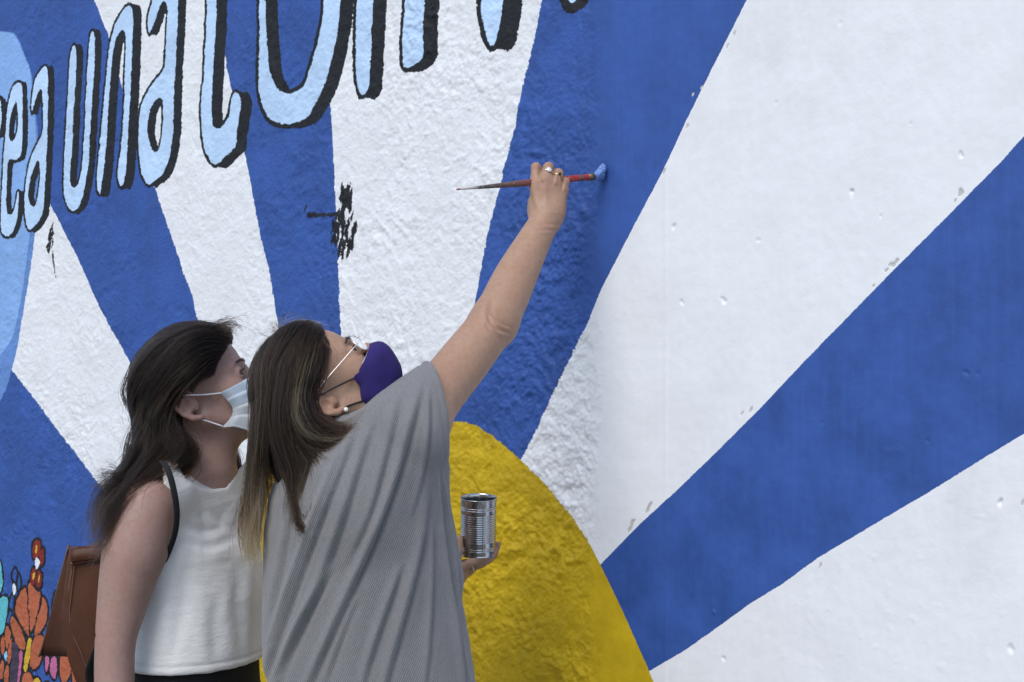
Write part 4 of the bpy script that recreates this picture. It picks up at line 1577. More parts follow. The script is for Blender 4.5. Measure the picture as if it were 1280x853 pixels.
V, F = slab((at(86, 683, 3.33), at(50, 820, 3.375), at(104, 822, 3.30), at(118, 683, 3.28)), .004)
flap = obj_quads('flap', V, F, M_LEATHER, bag)
v, ff = tube(curve_pts([at(86, 682, 3.327), at(74, 728, 3.345), at(61, 780, 3.36), at(49, 821, 3.372)], 14), .0022, 8)
sub_of(obj_quads('flap_edge', v, ff, M_EDGE), flap)
# rolled top band over the near edge of the bag
V, F = slab((at(86, 684, 3.315), at(90, 704, 3.183), at(160, 692, 3.176), at(160, 680, 3.315)), .005)
obj_quads('top_band', V, F, M_LEATHER, bag)
V, F = slab((at(88, 686, 3.185), at(90, 704, 3.181), at(160, 693, 3.174), at(160, 679, 3.178)), .004)
obj_quads('top_band', V, F, M_LEATHER, bag)
v, ff = tube(curve_pts([at(89, 704, 3.185), at(90, 712, 3.19), at(85, 745, 3.195), at(82, 770, 3.197), at(85, 792, 3.197), at(96, 815, 3.195), at(103, 832, 3.195), at(106, 850, 3.197)], 30), .0022, 8)
obj_quads('piping', v, ff, M_EDGE, bag)
v, ff = tube(curve_pts([at(93, 706, 3.186), at(89, 745, 3.189), at(87, 770, 3.190), at(90, 792, 3.19), at(101, 815, 3.189), at(108, 834, 3.19)], 30), .0010, 6)
obj_quads('stitching', v, ff, M_EDGE, bag)
strap = [at(196, 578, 3.20), at(202, 577, 3.10), at(210, 588, 3.040), at(217, 612, 3.026), at(221, 640, 3.032), at(219, 665, 3.046), at(211, 690, 3.07), at(196, 720, 3.12), at(165, 780, 3.2)]
v, ff = tube(curve_pts(strap, 40), [(.0022, .0058)] * 40, 12)
V_ = v
obj_quads('shoulder_strap', v, ff, M_BLACKSTRAP, bag)
strap = [at(165, 690, 3.22), at(140, 770, 3.17), at(118, 820, 3.165), at(112, 845, 3.165), at(124, 866, 3.18)]
v, ff = tube(curve_pts(strap, 30), [(.011, .0035)] * 30, 12)
obj_quads('lower_strap', v, ff, M_BLACKSTRAP, bag)

# ================================================================== the woman painting
P2 = thing('person', 'person in loose grey top and purple mask reaching up to paint the wall', 'person', (-0.26, 3.0, 0))
H2 = Frame(at(403, 480.5, 3.0), 53, 10)
TURN2 = math.radians(18)
f = Field()
head_shape(f, H2, at(432, 588, 3.01), .052)
trunk2 = rows([(560, 445, .05, .08), (590, 448, .080, .110), (640, 450, .095, .115), (700, 452, .105, .115), (800, 455, .110, .12), (900, 462, .115, .135), (960, 465, .12, .14), (1030, 465, .10, .14)], 3.0, TURN2)
f.loft(trunk2, .03)
sh, el, wr = at(520, 528, 2.97), at(617, 404, 3.17), at(683, 273, 3.325)
f.chain([at(450, 590, 2.98), sh], [.075, .058], .04)
f.chain([sh, at(548, 492, 3.03), at(580, 452, 3.09), el], [.054, .0475, .0460, .0425], .02)
f.chain([el, at(631, 375, 3.20), at(645, 345, 3.24), at(664, 308, 3.285), wr], [.0420, .0425, .0400, .0335, .0275], .02)
f.cone(at(609, 398, 3.14), at(612, 416, 3.135), .016, .018, .02)


def orth(a, n):
    a = np.asarray(a, float)
    a /= np.linalg.norm(a)
    n = np.asarray(n, float)
    n = n - a * (n @ a)
    n /= np.linalg.norm(n)
    return a, np.cross(a, n) * -1, n


HA, HB, HN = orth((0.03, .12, 1.0), (0.05, -1, .1))
if HB[0] < 0:
    HB = -HB
W = at(684, 272, 3.325)


def hp(b, a, n):
    return W + HB * b + HA * a + HN * n


# back of the hand, fingers closed round the brush
MCP = [(-.0245, .064, 0.0), (-.0050, .071, .003), (.0135, .066, .001), (.0290, .055, -.004)]
PIP = [(-.0235, .099, -.010), (.0010, .1005, -.011), (.0205, .090, -.015), (.0345, .075, -.020)]
DIP = [(-.0200, .088, -.033), (.0030, .088, -.035), (.0215, .079, -.037), (.0345, .066, -.040)]
TIP = [(-.0160, .065, -.039), (.0050, .064, -.041), (.0220, .057, -.042), (.0340, .047, -.043)]
f.chain([wr, hp(-.010, .020, -.004)], [.0255, .021], .015)
f.chain([wr, hp(.012, .018, -.005)], [.0255, .021], .015)
for i in range(4):
    f.chain([hp((-.012, -.004, .006, .014)[i], .012, -.004), hp(*MCP[i])], [.019, (.0125, .0128, .0120, .0112)[i]], .012)
f.chain([hp(-.014, .022, -.016), hp(.012, .05, -.014)], [.018, .014], .014)
for i in range(4):
    r0 = (.0098, .0102, .0096, .0086)[i]
    f.chain([hp(*MCP[i]), hp(*PIP[i])], [r0 * 1.12, r0 * .95], .005)
    f.cone(hp(*PIP[i]), hp(*PIP[i]), r0 * 1.02, r0 * 1.02, .003)
    f.chain([hp(*PIP[i]), hp(*DIP[i]), hp(*TIP[i])], [r0 * .94, r0 * .84, r0 * .76], .003)
f.chain([hp(-.018, .012, -.012), hp(-.022, .034, -.028), hp(-.020, .054, -.046), hp(-.006, .058, -.055)], [.018, .0150, .0110, .0092], .010)
# tendons on the back of the hand
f.cone(hp(-.006, .030, .0105), hp(-.005, .060, .0105), .0022, .0025, .008)
f.cone(hp(-.013, .030, .009), hp(-.023, .058, .008), .0018, .0022, .008)
boxa = np.array([-.17, 2.86, 1.38])
V1, F1 = f.mesh(boxa, np.array([.16, 3.47, W[2] + .14]), .0018)
V1 = relax(V1, F1, 1, .3)
V1 = folds(V1, F1, [([(606, 394), (611, 405), (620, 414), (634, 419)], .0027, 3.6), ([(611, 391), (619, 401), (628, 408), (637, 411)], .0023, 3.0), ([(604, 402), (609, 414), (618, 423)], .0018, 4.0), ([(612, 372), (608, 385), (606, 400)], .0025, 7),
                    ([(663, 288), (680, 283), (702, 284)], .0011, 3), ([(662, 294), (680, 290), (700, 291)], .0008, 3)])
V1 = folds(V1, F1, [([(662, 268), (680, 264), (702, 266)], .0010, 2.5), ([(668, 262), (682, 259), (700, 262)], .0008, 2), ([(671, 262), (667, 248), (663, 232)], .0016, 3.5), ([(681, 258), (680, 244), (678, 232)], .0012, 3.5),
                       ([(676, 228), (677, 220), (677, 209)], .0022, 2.2), ([(693, 232), (694, 224), (695, 213)], .0020, 2.2), ([(704, 240), (705, 232), (706, 222)], .0018, 2.2)])
hl, hh_ = H2.c - np.array([.19, .17, .22]), H2.c + np.array([.19, .17, .20])
V3, F3 = f.mesh(np.array([-.52, 2.85, 1.30]), np.array([-.165, 3.17, 1.72]), .0023)
V3 = relax(V3, F3, 1, .3)
# the hand under the tin and its arm
fl = Field()
DL = .15
CANC = at(597.5, 693, 3.215 + DL)
wl = at(560, 722, 3.20 + DL)
fl.chain([at(478, 590, 3.120), at(520, 690, 3.320), at(528, 735, 3.350)], [.052, .048, .042], .03)
fl.chain([at(528, 735, 3.350), at(545, 730, 3.380), wl], [.040, .036, .027], .02)
fl.chain([wl, at(573, 714, 3.355), at(584, 709, 3.365)], [.026, .021, .016], .015)
fl.chain([wl, at(572, 716, 3.385), at(586, 710, 3.390)], [.024, .020, .015], .015)
fl.chain([at(574, 712, 3.335), at(587, 704, 3.333), at(598, 699.5, 3.338), at(606, 697.5, 3.345)], [.0105, .0088, .0080, .0070], .004)
fl.chain([at(580, 712, 3.355), at(598, 706, 3.348), at(612, 699, 3.350), at(619.5, 689, 3.358)], [.0105, .0090, .0080, .0068], .004)
fl.chain([at(582, 710, 3.378), at(603, 704, 3.375), at(617, 694, 3.378), at(622, 681, 3.382)], [.0105, .0090, .0080, .0066], .004)
fl.chain([at(582, 708, 3.400), at(602, 702, 3.402), at(615, 693, 3.406), at(619, 683, 3.408)], [.0100, .0084, .0074, .0062], .004)
fl.chain([at(564, 716, 3.335), at(568, 702, 3.328), at(573, 688, 3.332), at(574, 674, 3.340)], [.0150, .0120, .0095, .0080], .006)
lo = at(462, 760, 3.0) - np.array([.02, .05, .03])
V4, F4 = fl.mesh(np.array([-.27, 3.02, 1.00]), np.array([.02, 3.48, 1.46]), .0026)
V4 = relax(V4, F4, 1, .3)
# lower body
g = Field()
g.loft(trunk2, .03, -.006)
fw2 = np.array([math.cos(TURN2), math.sin(TURN2)])
feet2 = legs_and_feet(g, (-.245, 3.0), TURN2, .09, fw2, .80, .090)
V5, F5 = g.mesh((-.6, 2.6, .05), (.2, 3.4, 1.38), .009)
body2 = body_object(P2, [(V1, F1), (V3, F3), (V4, F4), (V5, F5)], M_SKIN2, H2, 1.0,
                    ((at(622, 410, 3.13), .045, .45), (hp(*PIP[0]), .02, .4), (hp(*PIP[1]), .02, .35), (hp(*PIP[2]), .018, .35), (hp(.0, .05, .01), .03, .3), (at(619, 688, 3.35), .02, .5), (at(605, 697, 3.34), .02, .4)))
for s in (-1, 1):
    eye_mesh(H2, s, P2, EYES)
for an, fwv in feet2:
    shoe(P2, an, fwv, M_SHOE, M_SOLE)
g = Field()
g.loft(rows([(860, 460, .118, .132), (900, 462, .122, .142), (960, 465, .128, .148), (1030, 465, .11, .15)], 3.0, TURN2), .03)
legs_and_feet(g, (-.245, 3.0), TURN2, .09, fw2, .80, .104)
g.add(lambda X, Y, Zz: Zz - .085 + 0 * X + 0 * Y, (-2, 2, -.5), (1, 5, .085), .004, 'sub')
V, F = g.mesh((-.62, 2.6, .05), (.2, 3.4, 1.06), .008)
obj_quads('trousers', V, F, M_DARKCLOTH, P2)

# grey ribbed top
t = NT('grey_rib_knit')
co = t.coord()
mpn = t.n('Mapping')
t.l(co, mpn.inputs[0])
mpn.inputs['Rotation'].default_value = (0, math.radians(-24), 0)
wv = t.n('TexWave')
wv.bands_direction = 'X'
wv.inputs['Scale'].default_value = 92.0
wv.inputs['Distortion'].default_value = .8
wv.inputs['Detail'].default_value = 2.0
wv.inputs['Detail Scale'].default_value = .3
t.l(mpn.outputs[0], wv.inputs['Vector'])
n1 = t.noise(900.0, 3, .7, co)
n2 = t.noise(160.0, 4, .6, co)
n3 = t.noise(6.0, 3, .5, co)
c = t.mix(t.rng(n1, .3, .7), (0.140, 0.137, 0.138), (0.242, 0.238, 0.238))
c = t.mix(t.mathn('MULTIPLY', t.rng(wv.outputs['Fac'], .45, 0), .28), c, (0.085, 0.085, 0.09))
c = t.mix(t.mathn('MULTIPLY', t.rng(n2, .4, .7), .25), c, (0.27, 0.27, 0.275))
h = t.mathn('ADD', t.mathn('MULTIPLY', wv.outputs['Fac'], .8), t.mathn('ADD', t.mathn('MULTIPLY', n1, .35), t.mathn('MULTIPLY', n2, .3)))
t.set(Base_Color=c, Roughness=.92, Normal=t.bump(h, .5, .0018))
t.b.inputs['Sheen Weight'].default_value = .25
t.b.inputs['Sheen Roughness'].default_value = .5
t.b.inputs['Specular IOR Level'].default_value = .15
M_GREY = t.m
g = Field()
sx = 720.0
tab = []
for py, cx, hw, b in ((528, 442, 40, .06), (550, 444, 66, .085), (580, 447, 86, .115), (620, 445, 105, .132), (660, 447, 117, .138), (700, 450, 121, .140), (750, 453, 124, .142), (800, 458, 129, .145), (853, 465, 130, .15), (900, 468, 131, .155), (945, 470, 132, .158)):
    tab.append((py, cx, hw / sx, b))
g.loft(rows(tab, 3.0, math.radians(6)), .03)
g.chain([at(452, 612, 2.99), at(505, 548, 2.975), at(562, 486, 3.02)], [.128, .092, .066], .06)
g.chain([at(516, 566, 2.99), at(536, 640, 3.02), at(555, 720, 3.03)], [.040, .030, .022], .04)
# sleeve opening
pn = np.array([.93, .34, .10])
pn /= np.linalg.norm(pn)
pc = at(543, 500, 3.0)
g.cut(lambda X, Y, Zz: -((X - pc[0]) * pn[0] + (Y - pc[1]) * pn[1] + (Zz - pc[2]) * pn[2]) + 1.0 * np.maximum(0, (at(0, 575, 3.0)[2]) - Zz), (pc[0] - .2, 2.7, at(0, 660, 3)[2]), (pc[0] + .4, 3.4, 1.75), .006)
dv = (at(580, 452, 3.09) - sh)
dv /= np.linalg.norm(dv)
g.cone(at(548, 492, 3.03) - dv * .05, at(548, 492, 3.03) + dv * .10, .052, .056, .004, 'sub')
# neck opening
g.cone(at(432, 560, 3.01), at(440, 505, 3.01), .066, .075, .004, 'sub')
g.add(lambda X, Y, Zz: Zz - .84 + .02 * np.sin(X * 9) + 0 * Y, (-1.5, 2, .3), (.5, 5, .86), .006, 'sub')
V, F = g.mesh((-.50, 2.70, .80), (.06, 3.34, 1.64), .0040)
V = relax(V, F, 3, .5)
FOLDS2 = [
    ([(533, 462), (514, 530), (495, 595), (466, 672), (432, 750), (397, 830), (380, 870)], .0115, 9),
    ([(446, 530), (427, 580), (402, 643), (377, 711), (353, 779), (329, 850)], .0095, 8),
    ([(432, 548), (411, 600), (388, 660), (364, 730), (340, 800)], .0075, 7),
    ([(472, 512), (452, 570), (430, 640), (404, 715), (372, 790), (348, 850)], .0080, 9),
    ([(537, 596), (528, 672), (509, 750), (485, 840), (476, 880)], .0085, 9),
    ([(546, 575), (553, 658), (562, 730), (577, 830), (584, 880)], .0085, 6),
    ([(552, 580), (562, 640), (570, 700), (574, 770), (588, 850)], .0060, 5),
    ([(504, 700), (480, 769), (461, 827), (450, 870)], .0070, 8),
    ([(540, 640), (540, 720), (536, 800), (530, 870)], .0060, 7),
    ([(420, 700), (382, 769), (349, 838)], .0070, 7),
    ([(500, 490), (484, 560), (462, 640), (436, 700)], .0060, 9),
    ([(362, 640), (352, 700), (340, 760)], .0045, 8),
    ([(448, 740), (424, 800), (404, 860)], .0050, 8),
    ([(536, 480), (536, 530), (530, 580), (516, 640)], .0055, 6),
]
V = folds(V, F, [(a_, b_ * 1.0, c_ * .74) for a_, b_, c_ in FOLDS2], .0030, 9)
N = vnormals(V, F)
dpl = (V - pc) @ pn
V = V - N * (.0022 * np.exp(-((dpl + .014) / .0028) ** 2) * (V[:, 2] > at(0, 572, 3.0)[2]))[:, None]     # stitched sleeve hem
top2 = obj_quads('draped_top', V, F, M_GREY, P2)
top2['label'] = 'loose heather grey ribbed top with wide sleeves'
# hems
v, ff = tube(curve_pts([at(541, 455, 2.955), at(543, 480, 2.925), at(544, 510, 2.915), at(545, 540, 2.93), at(546, 560, 2.96)], 20), .0018, 8)

# hair of the woman painting
g = Field()
e = H2.R
g.ell(H2(-.014, 0, .029), (.094, .079, .087), e, .02)
g.ell(H2(.024, 0, .046), (.050, .060, .046), e, .02)
g.ell(H2(-.055, 0, -.012), (.055, .060, .065), e, .03)
g.cut(lambda X, Y, Zz: -((((X - H2.c[0]) * e[0, 0] + (Y - H2.c[1]) * e[1, 0] + (Zz - H2.c[2]) * e[2, 0]) - .018) - 1.15 * (-.0219 + (X - H2.c[0]) * e[0, 2] + (Y - H2.c[1]) * e[1, 2] + (Zz - H2.c[2]) * e[2, 2])) * .656,
      H2.c - .25, H2.c + .25, .012)
for s in (-1, 1):
    g.ell(H2(-.019, s * .086, -.022), (.028, .026, .036), e, .008, 'sub')
g.chain([at(364, 500, 2.985), at(356, 545, 2.97), at(356, 580, 2.955), at(360, 610, 2.94)], [.054, .042, .028, .010], .03)
g.chain([at(390, 520, 2.955), at(420, 540, 2.945), at(436, 536, 2.945)], [.026, .020, .010], .03)
g.chain([at(340, 500, 3.0), at(330, 550, 3.0), at(322, 590, 3.0)], [.028, .014, .006], .03)
V, F = g.mesh(H2.c + np.array([-.19, -.17, -.25]), H2.c + np.array([.15, .16, .16]), .0045)
V = relax(V, F, 3, .5)
hair2 = obj_quads('hair', V, F, M_HM2, P2)
hair2['label'] = 'long brown hair with blonde highlights falling back'
G2 = [
    [(407, 432, 2.955), (405, 452, 2.935), (397, 474, 2.920), (388, 497, 2.914), (398, 521, 2.912), (424, 533, 2.912), (446, 530, 2.915), (464, 518, 2.92)],
    [(401, 422, 2.965), (394, 445, 2.935), (386, 472, 2.920), (382, 500, 2.910), (392, 526, 2.905), (416, 541, 2.905), (438, 538, 2.91), (452, 528, 2.915)],
    [(394, 415, 2.975), (382, 443, 2.935), (372, 480, 2.915), (370, 515, 2.905), (382, 543, 2.90), (405, 556, 2.90), (424, 552, 2.90), (436, 545, 2.905)],
    [(386, 411, 2.985), (368, 445, 2.935), (355, 490, 2.910), (354, 530, 2.900), (366, 562, 2.895), (382, 590, 2.89), (376, 625, 2.885), (368, 655, 2.885)],
    [(376, 410, 2.990), (352, 447, 2.940), (338, 493, 2.915), (338, 540, 2.905), (348, 580, 2.90), (360, 610, 2.895), (362, 640, 2.89), (372, 665, 2.89)],
    [(364, 415, 2.995), (344, 450, 2.945), (333, 497, 2.922), (330, 550, 2.915), (326, 595, 2.925), (322, 635, 2.925), (319, 665, 2.925), (323, 690, 2.925)],
    [(354, 421, 3.010), (335, 458, 2.962), (326, 503, 2.942), (323, 555, 2.935), (318, 605, 2.935), (313, 645, 2.935), (312, 680, 2.935), (317, 712, 2.935)],
    [(347, 428, 3.030), (328, 467, 2.990), (321, 512, 2.975), (317, 562, 2.965), (311, 610, 2.965), (304, 650, 2.965), (306, 682, 2.965), (310, 705, 2.965)],
]
G2w = [[at(*q) for q in gg] for gg in G2]
G2w = lift(H2, G2w, (-.014, 0, .029), (.094, .079, .087), 1.035)
GT = lift(H2, [[at(*q) for q in gg] for gg in ([(402, 424, 2.965), (401, 438, 2.942), (394, 460, 2.922), (386, 485, 2.912)], [(398, 417, 2.98), (391, 432, 2.95), (380, 457, 2.922), (372, 485, 2.908)], [(390, 411, 2.995), (378, 427, 2.957), (365, 453, 2.928), (356, 483, 2.912)],
                                               [(380, 408, 3.01), (365, 427, 2.962), (350, 455, 2.933), (342, 484, 2.918)], [(366, 410, 3.02), (350, 432, 2.97), (338, 458, 2.945), (331, 486, 2.93)])], (-.010, 0, .033), (.097, .080, .088), 1.03)
G2m = []
for gg in G2w[2:]:
    L = H2.inv(np.array(gg))
    L[:, 1] *= -1
    G2m.append(list(H2.pts(L)))
r2 = np.random.default_rng(33)
G2u = [[at(*q) for q in gg] for gg in ([(380, 411, 2.987), (358, 447, 2.937), (345, 492, 2.914), (344, 540, 2.905)], [(370, 412, 2.993), (347, 449, 2.945), (336, 496, 2.922), (335, 545, 2.915)], [(356, 417, 3.005), (336, 455, 2.958), (327, 500, 2.938), (326, 550, 2.93)])]
strands('strands', G2w[:5], 4600, r2, .0070, M_H2, rad=.00034, wave=.0050, wfreq=1.3, tone=(.0, .45), tip_gain=.26, stray=.08, clump=30, light_share=.20, ends=(.72, 1.0), part=hair2)
strands('strands', GT, 1500, r2, .0028, M_H2, rad=.00036, wave=.002, wfreq=1.0, tone=(.0, .48), stray=.03, clump=26, light_share=.24, ends=(.7, 1.0), part=hair2)
strands('strands', G2w[5:], 1700, r2, .0055, M_H2, rad=.00034, wave=.0060, wfreq=1.3, tone=(.05, .5), tip_gain=.55, stray=.10, clump=28, light_share=.28, ends=(.60, 1.0), part=hair2)
strands('strands', G2u, 900, r2, .0060, M_H2, rad=.00034, wave=.003, wfreq=1.0, tone=(.0, .5), stray=.03, clump=22, light_share=.10, part=hair2)
strands('strands', G2m, 1500, r2, .0080, M_H2, rad=.00036, wave=.0045, wfreq=1.3, tone=(.0, .62), tip_gain=.28, stray=.04, clump=22, light_share=.10, part=hair2)
GC = [[H2.pts([(.062 - .012 * abs(s), s * .045, .072 - abs(s) * .012), (.030, s * .052, .110 - abs(s) * .015), (-.02, s * .058, .113 - abs(s) * .016), (-.070, s * .058, .090 - abs(s) * .010), (-.102, s * .054, .042), (-.108, s * .05, -.02)])[i] for i in range(6)] for s in np.linspace(-.1, 1.2, 6)]
GC = [gg + [gg[-1] + np.array([0.0, 0, -.07]), gg[-1] + np.array([-.01, 0, -.15])] for gg in GC]
strands('strands', GC, 1700, r2, .005, M_H2, rad=.00034, wave=.003, wfreq=1.2, tone=(.0, .6), tip_gain=.2, stray=.05, clump=22, light_share=.10, part=hair2)
# loose wisps
GW = [[at(*q) for q in gg] for gg in ([(385, 412, 2.97), (402, 426, 2.945), (412, 440, 2.93), (410, 452, 2.925)], [(388, 412, 2.97), (404, 422, 2.945), (414, 436, 2.93), (413, 448, 2.925)])]
strands('strands', GW, 22, r2, .002, M_H2, rad=.00024, wave=.002, tone=(.2, .6), stray=.2, clump=4, part=hair2)
GW = [[at(*q) for q in gg] for gg in ([(345, 425, 2.98), (330, 415, 2.98), (322, 420, 2.98), (318, 432, 2.98)], [(360, 415, 2.98), (352, 405, 2.98), (366, 400, 2.98), (384, 405, 2.98)], [(375, 412, 2.98), (384, 406, 2.98), (398, 406, 2.98), (410, 412, 2.98)])]
strands('strands', GW, 60, r2, .006, M_H2, rad=.00020, wave=.004, tone=(.3, .8), stray=.7, clump=3, part=hair2)
GW = [[at(*q) for q in gg] for gg in ([(368, 600, 2.885), (375, 640, 2.872), (392, 625, 2.862), (384, 607, 2.86)], [(366, 610, 2.885), (372, 650, 2.868), (380, 662, 2.86), (386, 660, 2.86)], [(346, 580, 2.9), (362, 625, 2.88), (368, 655, 2.87), (378, 664, 2.865)])]
strands('strands', GW, 90, r2, .003, M_H2, rad=.00028, wave=.004, tone=(.1, .6), stray=.2, clump=10, part=hair2)
brow_lash(H2, P2, hair2, r2)

# purple mask
t = NT('purple_cotton')
co = t.coord()
n = t.noise(1200.0, 2, .6, co)
n2 = t.noise(60.0, 3, .6, co)
t.set(Base_Color=t.mix(t.rng(n2, .3, .7), (0.012, 0.005, 0.085), (0.020, 0.008, 0.125)), Roughness=.85, Normal=t.bump(t.mathn('ADD', n, n2), .3, .0012))
M_PURP = t.m
V, F = mask_sheet(H2, [(.103, -.024), (.117, -.036), (.1195, -.051), (.114, -.070), (.104, -.0905), (.089, -.105), (.068, -.120)], [(.039, -.0315), (.036, -.042), (.033, -.050), (.024, -.058), (.017, -.067), (.0165, -.083)], .060, power=.48, gather=-1, seamed=.0014)
V2, F2 = thicken(V, F, .002)
mask2 = obj_quads('face_mask', V2, F2, M_PURP, P2)
mask2['label'] = 'deep purple fitted cloth mask'
rim_pts = V.reshape(36, 48, 3)[0]
v, ff = tube(rim_pts, .0011, 6)
sub_of(obj_quads('mask_piping', v, ff, M_LOOP), mask2)
M_BLOOP = plain('black_elastic', (0.012, 0.012, 0.013), .7, 0, .1)
for s in (-1, 1):
    up = [H2(.039, s * .0605, -.033), H2(.016, s * .072, -.020), H2(-.012, s * .083, -.006), H2(-.036, s * .084, .004)]
    lo_ = [H2(.017, s * .0605, -.068), H2(.006, s * .064, -.060), H2(-.006, s * .069, -.052), H2(-.026, s * .076, -.040)]
    for pp in (up, lo_):
        v, ff = tube(curve_pts(pp, 14), .0016, 8)
        sub_of(obj_quads('ear_loop', v, ff, M_BLOOP), mask2)

# glasses
t = NT('lens_glass')
t.set(Base_Color=(1, 1, 1), Roughness=.02)
t.b.inputs['Transmission Weight'].default_value = 1.0
t.b.inputs['IOR'].default_value = 1.12
M_LENS = t.m
M_PINKMETAL = plain('pale_rose_metal', (0.80, 0.70, 0.66), .28, .6, .04)
V, F = tube(curve_pts([H2(.1015, -.011, -.004), H2(.105, 0, .000), H2(.1015, .011, -.004)], 10), .0010, 8)
glasses = obj_quads('glasses', V, F, M_PINKMETAL, P2)
glasses['label'] = 'thin pale metal framed glasses'
for s in (-1, 1):
    ring = [H2(.101 - .014 * (.5 + .5 * math.cos(a)), s * (.033 + .0225 * math.cos(a)), -.005 + .0175 * math.sin(a)) for a in np.linspace(0, 2 * math.pi, 40)]
    v, ff = tube(ring, .0009, 8, False)
    sub_of(obj_quads('rim', v, ff, M_PINKMETAL), glasses)
    cc = np.mean(ring, axis=0)
    Vl = [cc] + list(ring[:-1])
    Fl = [(0, 1 + i, 1 + (i + 1) % 39, 1 + (i + 2) % 39) for i in range(0, 38, 2)] + [(0, 39, 1, 1)]
    me = bpy.data.meshes.new('lens')
    me.from_pydata([tuple(p) for p in Vl], [], [tuple(dict.fromkeys(q)) for q in Fl])
    me.materials.append(M_LENS)
    sub_of(link('lens', me), glasses)
    v, ff = tube(curve_pts([H2(.091, s * .056, -.002), H2(.083, s * .0665, -.001), H2(.050, s * .0755, .002), H2(.012, s * .081, .005), H2(-.016, s * .082, .006)], 20), [(.0007, .0009)] * 20, 8)
    sub_of(obj_quads('temple', v, ff, M_PINKMETAL), glasses)
for s in (-1, 1):
    V, F = sphere(H2(-.012, s * .0835, -.052), .0040, 12)
    obj_quads('pearl_earring', V, F, M_PEARL, P2)

# rings on the painting hand
def ring_on(a, b, frac, r, mat, stone=None, tag_='finger_ring'):
    A_, B_ = hp(*a), hp(*b)
    c = A_ * (1 - frac) + B_ * frac
    ax = (B_ - A_) / np.linalg.norm(B_ - A_)
    u = HN - ax * (HN @ ax)
    u /= np.linalg.norm(u)
    w = np.cross(ax, u)
    pts = [c + (u * math.cos(q) + w * math.sin(q)) * r for q in np.linspace(0, 2 * math.pi, 33)]
    v, ff = tube(pts, .0012, 8, False)
    o = obj_quads(tag_, v, ff, mat, P2)
    if stone:
        sm, sr, off = stone
        n_ = u * math.cos(off) + w * math.sin(off)
        V, F = lathe([(0.0001, .0032), (sr * .7, .0030), (sr, .0018), (sr * .92, -.001), (.0001, -.0015)], c + n_ * (r + .0008), n_, 20)
        sub_of(obj_quads('stone', V, F, sm), o)


M_STONE = plain('pale_stone', (0.82, 0.82, 0.80), .12, .3, .06)
M_ONYX = plain('onyx', (0.008, 0.008, 0.008), .1, 0, .02)
ring_on(MCP[1], PIP[1], .56, .0112, M_METAL, (M_STONE, .0052, .1))
ring_on(MCP[2], PIP[2], .60, .0106, M_GOLD, (M_ONYX, .0028, .2))
A_, B_ = at(587, 709, 3.35), at(594, 706.5, 3.35)
ax = (B_ - A_) / np.linalg.norm(B_ - A_)
pts = [A_ * .5 + B_ * .5 + (np.cross(ax, [0, 1, 0]) * math.cos(q) + np.array([0, 1, 0]) * math.sin(q)) * .0108 for q in np.linspace(0, 6.2832, 33)]
v, ff = tube(pts, .0012, 8, False)
obj_quads('finger_ring', v, ff, M_METAL, P2)

# ================================================================== paint brush
tipw = np.array([W0[0], W0[1], W0[2]])
mid_b = hp(.003, .0655, -.0235)
bl = at(571, 237, 3.235)
br = at(737, 221.5, 3.405)
brush = thing('paint_brush', 'paint spattered long handled brush with blue wet bristles touching the wall', 'brush', tuple(bl))
t = NT('brush_handle')
al = t.attr('along').outputs['Fac']
co = t.coord()
n1 = t.noise(130.0, 4, .65, co)
n2 = t.noise(300.0, 3, .6, co)
w = t.mathn('ADD', al, t.mathn('MULTIPLY', t.mathn('SUBTRACT', n1, .5), .12))
r = t.n('ValToRGB')
el_ = r.color_ramp.elements
cols = [(0.0, (.28, .04, .03)), (.04, (.28, .04, .03)), (.05, (.48, .46, .42)), (.14, (.46, .43, .38)), (.2, (.06, .055, .055)), (.34, (.10, .06, .045)), (.5, (.17, .05, .04)), (.62, (.27, .03, .025)), (.86, (.34, .022, .02)), (.9, (.12, .06, .05)), (.93, (.38, .025, .02)), (1.0, (.36, .025, .02))]
el_[0].position, el_[0].color = cols[0][0], (*cols[0][1], 1)
el_[1].position, el_[1].color = cols[-1][0], (*cols[-1][1], 1)
for p_, c_ in cols[1:-1]:
    q = el_.new(p_)
    q.color = (*c_, 1)
t.l(w, r.inputs[0])
c = t.mix(t.mathn('MULTIPLY', t.rng(n2, .60, .66), .8), r.outputs[0], (.45, .42, .38))
c = t.mix(t.mathn('MULTIPLY', t.rng(n1, .62, .68), .7), c, (.05, .05, .06))
t.set(Base_Color=c, Roughness=.5, Normal=t.bump(n1, .3, .001))
M_HANDLE = t.m
path = curve_pts([bl, bl * .5 + br * .5, br], 40)
rad = [.0016 + .0048 * smooth(0, .55, i / 39.0) - .0004 * smooth(.85, 1, i / 39.0) for i in range(40)]
v, ff = tube(path, rad, 14)
hnd = obj_quads('handle', v, ff, M_HANDLE, brush)
a = hnd.data.attributes.new('along', 'FLOAT', 'POINT')
a.data.foreach_set('value', np.concatenate([np.repeat(np.linspace(0, 1, 40), 14), [0, 1]]).astype(np.float32))
ax = (path[-1] - path[-4])
ax /= np.linalg.norm(ax)
fe = [br - ax * .004, br + ax * .004, br + ax * .010]
v, ff = tube(fe, [.0068, .0072, .0074], 16)
obj_quads('ferrule', v, ff, plain('dirty_ferrule', (.16, .13, .09), .5, .5, .4, 200, .3, 300), brush)
t = NT('paint_loaded_bristles')
n = t.noise(260.0, 3, .6, t.coord())
t.set(Base_Color=t.mix(t.rng(n, .35, .65), (.055, .13, .42), (.26, .40, .68)), Roughness=.4)
M_BRI = t.m
hc = bpy.data.hair_curves.new('bristles')
nb = 420
pos = []
b0 = br + ax * .009
endc = np.array([tipw[0], tipw[1], tipw[2]]) + np.array([WN[0], WN[1], 0]) * .006 + np.array([0, 0, .004])
upv = np.array([0, 0, 1.0])
sidev = np.cross(ax, upv)
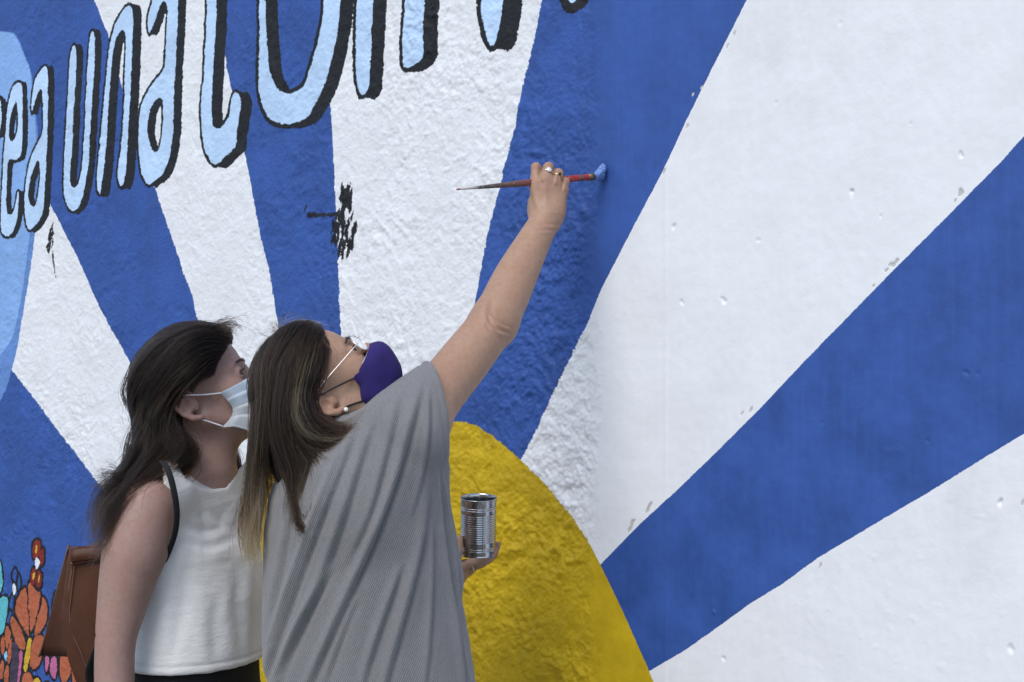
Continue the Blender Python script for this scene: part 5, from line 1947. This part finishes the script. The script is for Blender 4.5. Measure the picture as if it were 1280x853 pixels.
rb = np.random.default_rng(4)
for i in range(nb):
    q = rb.random() * 6.283
    m = math.sqrt(rb.random())
    o_ = upv * math.cos(q) * m + sidev * math.sin(q) * m
    e_ = endc + upv * (math.cos(q) * m * .016) + sidev * (math.sin(q) * m * .009) - ax * rb.random() * .005
    st = b0 + o_ * .0064
    md = st + ax * .011 + o_ * .003
    for s in np.linspace(0, 1, 6):
        pos.append((1 - s) ** 2 * st + 2 * s * (1 - s) * md + s * s * e_)
hc.add_curves([6] * nb)
hc.points.foreach_set('position', np.array(pos, np.float32).ravel())
hc.points.foreach_set('radius', np.full(6 * nb, .0007, np.float32))
hc.materials.append(M_BRI)
put(link('bristles', hc, kind='stuff'), brush)

# ================================================================== tin can
can = thing('tin_can', 'open ribbed shiny tin can held upright against the yellow sun', 'can', tuple(CANC))
tilt = np.array([0.012, -0.13, 1.0])
tilt /= np.linalg.norm(tilt)
R0, HT = .0348, .1135
prof = [(.0001, .003), (R0 - .004, .003), (R0 - .002, .0), (R0 + .0008, .0), (R0 + .0010, .0016), (R0, .003)]
z_ = .003
for i in range(200):
    zz = .003 + (HT - .006) * (i + 1) / 200
    rb_ = 0.0
    for c_ in (.0130, .0172, .0926, .0968):
        rb_ -= .0009 * math.exp(-((zz - c_) / .0010) ** 2)
    if .028 < zz < .084:
        rb_ -= .0008 * (.5 - .5 * math.cos((zz - .028) / .0043 * 2 * math.pi))
    prof.append((R0 + rb_, zz))
prof += [(R0 + .0012, HT - .0025), (R0 + .0014, HT - .001), (R0 + .0006, HT), (R0 - .0006, HT - .0006), (R0 - .0010, HT - .003)]
for q in np.linspace(0, 1, 20):
    prof.append((R0 - .0014, HT - .004 - q * (HT - .012)))
prof.append((.0001, .007))
V, F = lathe(prof, CANC, tilt, 72)
t = NT('tinplate')
n = t.noise(60.0, 3, .6, t.coord())
t.set(Base_Color=t.mix(t.rng(n, .3, .7), (.44, .44, .44), (.54, .535, .525)), Metallic=1.0, Roughness=t.rng(n, .3, .7, .17, .30))
M_TIN = t.m
obj_quads('can_body', V, F, M_TIN, can)
sa = math.radians(-62)
u_ = np.cross(tilt, [0, 1, 0]); u_ /= np.linalg.norm(u_)
toC = np.array([.28, -.96, 0.0])
toC -= tilt * (toC @ tilt); toC /= np.linalg.norm(toC)
v, ff = tube([CANC + toC * (R0 + .0002) + tilt * q for q in np.linspace(.004, HT - .003, 20)], [(.0009, .0006)] * 20, 8)
obj_quads('side_seam', v, ff, M_TIN, can)
